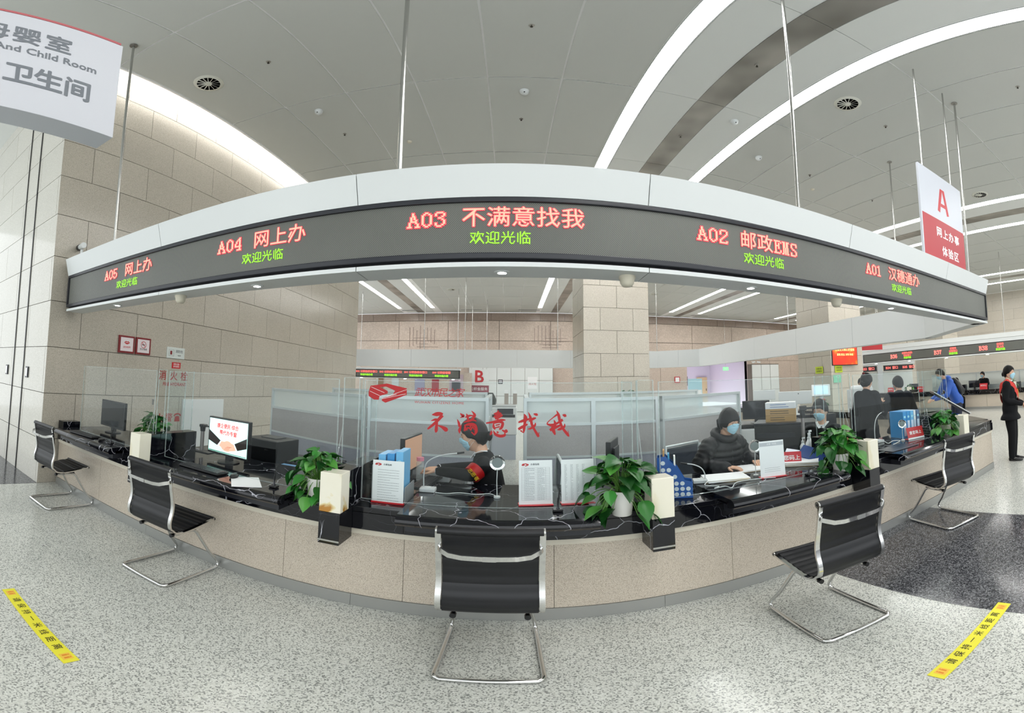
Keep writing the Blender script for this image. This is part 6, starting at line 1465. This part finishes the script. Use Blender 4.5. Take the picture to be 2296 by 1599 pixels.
# glass fronted rooms under it
t = thing('glass_room', 'glass fronted room with posters and shelves under the far LED band', 'room', (-4.9, 20.6, 0))
MB().box(-2.6, 2.9, .9, 1.0, 0, 2.3).build('room_wall', M_back, t); MB().box(-2.6, 2.9, 0, .04, 0, 2.3).build('glass_front', M_glass, t)
for i, (x, w, c) in enumerate(((-2.3, .3, '#8a6a4c'), (-.2, .55, '#9d9bb4'), (.75, .38, '#a8434b'), (1.7, .75, '#b9a3ad'), (-1.5, .4, '#c8cfd0'))): MB().box(x, x+w, .86, .9, .9, 2.2).build('poster', mat('poster_%d' % i, c, .5), t)
MB().box(1.85, 2.3, .8, .86, 1.0, 1.8).build('grid_rack', M_dark, t)
t = thing('zone_sign', 'distant hanging sign with red letter B over a maroon lower half', 'sign', (-1.64, 21.9, 1.22))
MB().box(-.54, .54, 0, .04, 0, 1.30).build('board', M_whiteS, t); MB().box(-.54, .54, -.004, 0, 0, .42).build('maroon_field', mat('maroon_field', '#8c3a48', .5), t); text('B', .95, facing((.0, -.006, .86)), mat('letter_red'), 'letter', t, spread=.02); text('公积金服务', .19, facing((.0, -.007, .21)), M_wtext, 'lettering', t)
for sx in (-.4, .4): MB().cyl((sx, .02, 1.3), (sx, .02, HC-1.224), .012, n=6).build('rod', M_steel, t)
ck = thing('wall_clock', 'small dark framed wall box on the white service wall', 'wall box', (-.55, 25.3, 1.75)); MB().box(-.14, .14, 0, .02, 0, .28).build('frame', M_dark, ck); MB().box(-.10, .10, -.004, 0, .05, .24).build('face', mat('pale_grey_print'), ck)
tl = thing('hydrant_notice', 'small fire hydrant notice with red lettering on the white service wall', 'sign', (1.45, 25.3, 1.45)); MB().box(-.3, .3, 0, .012, 0, .75).build('plate', M_paper, tl); text('消火栓', .17, facing((0, -.002, .3)), M_hyd, 'lettering', tl)
plant(2.9, 9.6, 1.18, 'leafy plant with small red flowers left of the middle stone column', 33, 40, .28, .22, 'white', .05, 1.4, group=None, ph=.12)
st = thing('filing_cabinet', 'pale filing cabinet under the flowering plant', 'cabinet', (2.9, 9.6, 0)); MB().box(-.3, .3, -.25, .25, 0, 1.178, .006).build('cabinet_body', M_white, st); MB().box(-.28, .28, -.256, -.25, .60, 1.15).build('cabinet_door', M_whiteS, st)
# TV on the column
t = thing('wall_screen', 'red lit wall screen with golden lettering mounted on the stone column', 'television', (11.25, 10.30, 2.08), math.radians(-8))
MB().box(-.62, .62, -.07, 0, 0, .74, .01).build('screen_housing', M_black, t)
M_tv = mat('tv_red', '#c62814', .3)
g = nd(M_tv, 'ShaderNodeTexCoord'); n = nd(M_tv, 'ShaderNodeTexNoise', Scale=2.2, Detail=3.); lk(M_tv, g, 'Object', n, 'Vector'); r = ramp(M_tv, [(.35, '#a80d0a'), (.55, '#e0300c'), (.68, '#ff8a1c'), (.8, '#ffd060')]); lk(M_tv, n, 0, r, 0); lk(M_tv, r, 0, bsdf(M_tv), 'Emission Color'); bsdf(M_tv).inputs['Emission Strength'].default_value = .8
MB().box(-.59, .59, -.073, -.07, .03, .71).build('lit_picture', M_tv, t); text('社会主义核心价值观', .105, facing((.0, -.075, .58)), mat('golden_print', '#ffe08a', emit='#ffe08a', es=.9), 'screen_text', t); text('富强 民主 文明 和谐', .09, facing((.0, -.075, .40)), mat('golden_print'), 'screen_text', t)
MB().box(-.1, .1, 0, .06, .25, .5).build('wall_bracket', M_dark, t)
for (x, y, c, l) in ((10.55, 10.95, '#b9cc3a', 'yellow green notice on the shaded side of the stone column'), (10.95, 10.33, '#b9cc3a', 'yellow green notice on the front of the stone column')):
    t = thing('notice', l, 'notice', (x, y, 1.82)); f = x < 10.6
    (MB().box(-.012, 0, -.2, .2, 0, .26) if f else MB().box(-.2, .2, -.012, 0, 0, .26)).build('notice_plate', mat('lime_notice', c, .5), t)
    text('办理进度', .075, (facing((-.014, 0, .17), '-X') if f else facing((.0, -.014, .17))), M_ktext, 'lettering', t); text('自助查询', .075, (facing((-.014, 0, .08), '-X') if f else facing((.0, -.014, .08))), M_ktext, 'lettering', t)
t = thing('notice', 'small mint green wireless notice on the stone column', 'notice', (10.85, 10.33, 1.45)); MB().box(-.2, .2, -.01, 0, 0, .28).build('notice_plate', mat('mint_notice', '#8fd6b4', .5), t)
for k in range(3): MB().tube([(.05+.05*(k+1)*math.cos(a), -.013, .10+.05*(k+1)*math.sin(a)) for a in [PI/4+j*PI/12 for j in range(7)]], .006, 4).build('signal_arc', M_wtext, t)
# B36-B39 canopy along x = 15
t = thing('b_zone_canopy', 'white canopy with LED board reading B36 to B39 at the far right', 'canopy', (15.0, 4.4, 0))
MB().box(0, .5, -9, 8.2, 2.66, 2.80).box(0, .5, -9, 8.2, 2.20, 2.25).build('white_band', M_white, t); MB().box(.02, .4, -9, 8.1, 2.25, 2.66).build('led_box', M_black, t); MB().box(.012, .02, -9, 8.05, 2.28, 2.63).build('led_screen', M_ledY, t)
MB().box(0, .5, -9, 8.2, 2.81, 3.0).build('upper_band', M_whiteS, t)
for i, (a, y, l1, l2) in enumerate((('B36', 6.15, '经营类(有疑)', '综合窗口'), ('B37', 3.85, '经营类', '对接窗口'), ('B38', 1.75, '经营类', '网上办'), ('B39', -.25, '经营类(商标)', '综合窗口'))):
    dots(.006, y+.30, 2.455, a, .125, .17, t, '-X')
    for k, (s_, m_, z_) in enumerate(((l1, M_redM, 2.56), (l2, M_redM, 2.45), ('欢迎光临', M_grnT, 2.35))): text(s_, .10, facing((.004, y-.62, z_), '-X'), m_, 'led_text', t, spread=.004, res=1)
for k in range(6): MB().cyl((.25, -2+k*1.9, 2.19), (.25, -2+k*1.9, 2.20), .05, n=12).build('downlight', mat('downlight_lamp'), t)
for y in (-3, 1, 5, 8): MB().cyl((.25, y, 3.0), (.25, y, HC-.003), .014, n=8).build('rod', M_steel, t)
# B counter
t = thing('b_zone_counter', 'distant stone service counter with black top at the right', 'counter', (15.0, 0, 0))
MB().box(0, .1, -6, 12.4, .0, .1).build('skirting', M_skirt, t); MB().box(-.12, .75, -6, 12.4, .72, .80).build('countertop', M_marb, t); MB().box(-.04, 0, -6, 12.4, .60, .72).build('marble_band', M_marb, t)
for k in range(12): MB().box(0, .06, -6+k*1.533+.004, -6+(k+1)*1.533-.004, .1, .6).build('granite_panel', M_cgran, t)
for k in range(7): MB().box(-.25, .5, -4.6+k*2.4-.06, -4.6+k*2.4+.06, .58, 1.02).build('marble_divider', M_marb, t); MB().box(-.28, -.12, -4.6+k*2.4-.07, -4.6+k*2.4+.07, .80, 1.05).build('onyx_block', M_onyx, t)
for k, y in enumerate((-.9, 3.2, 7.25, 9.2)): place(ch0, (13.78 if k == 2 else 14.25, y, .001), math.radians(-90), ['visitor chair at the far right counter below B39', 'visitor chair at the far counter right of the sash attendant shoulder', 'visitor chair under the far visitor in the beige jacket', 'visitor chair at the far counter behind the blue jacket visitor'][k], 'visitor chairs at the far counter')
for k, y in enumerate((1.1, 3.8, 6.4, 9.4, 11.0)):
    s_ = thing('table_sign', 'distant red table sign on the far right counter, '+('left of the sash attendant face', 'before the far clerk in dark suit', 'beside the blue jacket visitor', 'behind the standing person in navy', 'farthest one at the end')[k], 'sign', (15.05, y, .8005), -PI/2, 'red table signs on the far counter'); o = MB().box(-.17, .17, 0, .01, 0, .24).build('sign_face', M_red, s_); o.rotation_euler[0] = -.2; text('请您码上', .07, facing((0, -.003, .15)), M_wtext, 'lettering', o)
for k, y in enumerate((2.3, 7.0, 10.0)): monitor(15.5, y, .8, -90, ['black monitor back on the far counter at the right edge', 'black monitor on the far counter behind the sash attendant', 'black monitor on the far counter behind the blue jacket visitor'][k], .5, .3)
for k, y in enumerate((5.1, 9.9)): plant(15.0, y, .80, ['distant small plant in pink pot on the far counter', 'distant plant on the far counter left of the blue jacket visitor'][k], 50+k, 36, .17, .22, 'pink' if k == 0 else 'white', .05, 1.3, group='plants on the far counter')
t = thing('glass_partition', 'long low glass partition behind the far right counter', 'partition', (17.2, 3, 0))
MB().box(-.02, .02, -8, 7, .9, 1.45).build('frosted_pane', M_frost, t); MB().box(-.03, .03, -8, 7, 1.45, 1.49).box(-.03, .03, -8, 7, .0, .9).build('frame_rail', M_alu, t)
for k in range(8): MB().box(-.03, .03, -8+k*2.1, -7.95+k*2.1, .9, 1.45).build('frame_post', M_alu, t)
b = thing('backpack', 'black backpack on the far counter right of the sash attendant', 'backpack', (14.9, 2.75, .80)); bp = MB(); loft(bp, [(V(0, 0, 0), .2, .12), (V(0, 0, .2), .21, .13), (V(0, 0, .45), .14, .09)], 16); bp.build('backpack_body', M_black, b, 60)
# LED rows and white pillar behind the pair
t = thing('b_zone_canopy', 'short distant LED bands with red lettering behind the standing pair', 'canopy', (15.3, 13.6, 0), math.radians(-40))
MB().box(-1.6, 3.4, 0, .3, 2.15, 2.75).build('white_band', M_white, t); MB().box(-1.6, 1.35, -.03, 0, 1.85, 2.13).build('led_frame', M_black, t); MB().box(1.7, 3.3, -.03, 0, 1.85, 2.13).build('led_frame', M_black, t)
for k, x in enumerate((-1.2, -.15, .85, 2.1, 3.0)): text('B3%d' % (k+1), .17, facing((x-.15, -.035, 1.99)), M_redM, 'led_text', t, spread=.006); text('窗口', .16, facing((x+.22, -.035, 1.99)), M_redM, 'led_text', t, spread=.005)
for x in (-1.2, 1.5, 3.1): MB().cyl((x, .15, 2.75), (x, .15, HC-.003), .012, n=6).build('rod', M_steel, t)
MB().box(1.4, 1.65, -.05, .2, 0, 2.2).build('white_post', M_white, t); MB().box(-1.6, 3.4, .5, .55, 0, 1.84).build('glass_back', M_frost, t)
t = thing('zone_sign', 'distant plain red hanging sign right of the red wall screen', 'sign', (13.6, 10.9, 2.75), math.radians(-40)); MB().box(-.55, .55, 0, .03, 0, .38).build('board', M_red, t)
for sx in (-.4, .4): MB().cyl((sx, .015, .38), (sx, .015, HC-2.754), .012, n=6).build('rod', M_steel, t)
# pink corridor contents
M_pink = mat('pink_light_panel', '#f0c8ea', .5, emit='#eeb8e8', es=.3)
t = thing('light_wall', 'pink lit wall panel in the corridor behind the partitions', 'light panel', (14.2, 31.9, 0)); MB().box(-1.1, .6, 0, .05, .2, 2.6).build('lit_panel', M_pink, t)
t = thing('poster', 'light blue standing poster left of the pink corridor', 'poster', (12.75, 25.8, 0)); MB().box(-.55, .55, 0, .04, 0, 2.0).build('poster_board', mat('pale_blue_poster', '#a9d3e0', .5), t); MB().box(-.5, .5, -.003, 0, .8, 1.2).build('white_field', M_paper, t)
t = thing('picture', 'dark square picture on the corridor wall', 'picture', (14.6, 31.7, 1.5)); MB().box(-.35, .35, 0, .04, 0, .8).build('frame', mat('dark_picture', '#4a4358', .5), t)
t = thing('door', 'light wooden door in the corridor', 'door', (16.4, 31.8, 0)); MB().box(-.5, .5, 0, .06, 0, 2.2).build('door_leaf', mat('light_wood', '#cdb287', .5), t); MB().box(.36, .42, -.02, 0, 1.0, 1.2).build('handle', M_dark, t)
t = thing('exit_sign', 'green lit exit sign hanging before the corridor', 'sign', (15.2, 25.6, 2.55)); MB().box(-.22, .22, 0, .04, 0, .25).build('sign_box', mat('exit_green', '#69d27a', .4, emit='#69d27a', es=.9), t); text('出口', .15, facing((0, -.003, .125)), M_wtext, 'lettering', t)
MB().cyl((0, .02, .25), (0, .02, HC-2.553), .01, n=6).build('rod', M_steel, t)
wf = MB().box(17.3, 19.9, 25.3, 25.9, 0, 3.0).build('wall_end', M_join); struct(wf)
for i in range(3):
    for j in range(3): MB().box(17.32+i*.86, 18.14+i*.86, 25.26, 25.31, .02+j*.98, .98+j*.98).build('white_panel', M_whiteS, wf)
t = thing('wall_sign', 'small red framed notice on the back stone pier', 'sign', (11.4, 25.86, 1.75)); MB().box(-.2, .2, 0, .03, 0, .42).build('frame', M_red, t); MB().box(-.15, .15, -.003, 0, .05, .37).build('notice_face', M_paper, t)
t = thing('bullet_camera', 'pair of small bullet cameras on the far stone wall', 'camera', (17.6, 25.2, 3.15)); MB().cyl((0, 0, 0), (0, .5, .05), .03, n=8).build('mount', M_white, t); MB().cyl((-.1, -.05, 0), (-.35, -.15, -.05), .06, n=12).build('camera_body', M_white, t); MB().cyl((.1, -.05, 0), (.35, -.15, -.05), .06, n=12).build('camera_body', M_white, t)
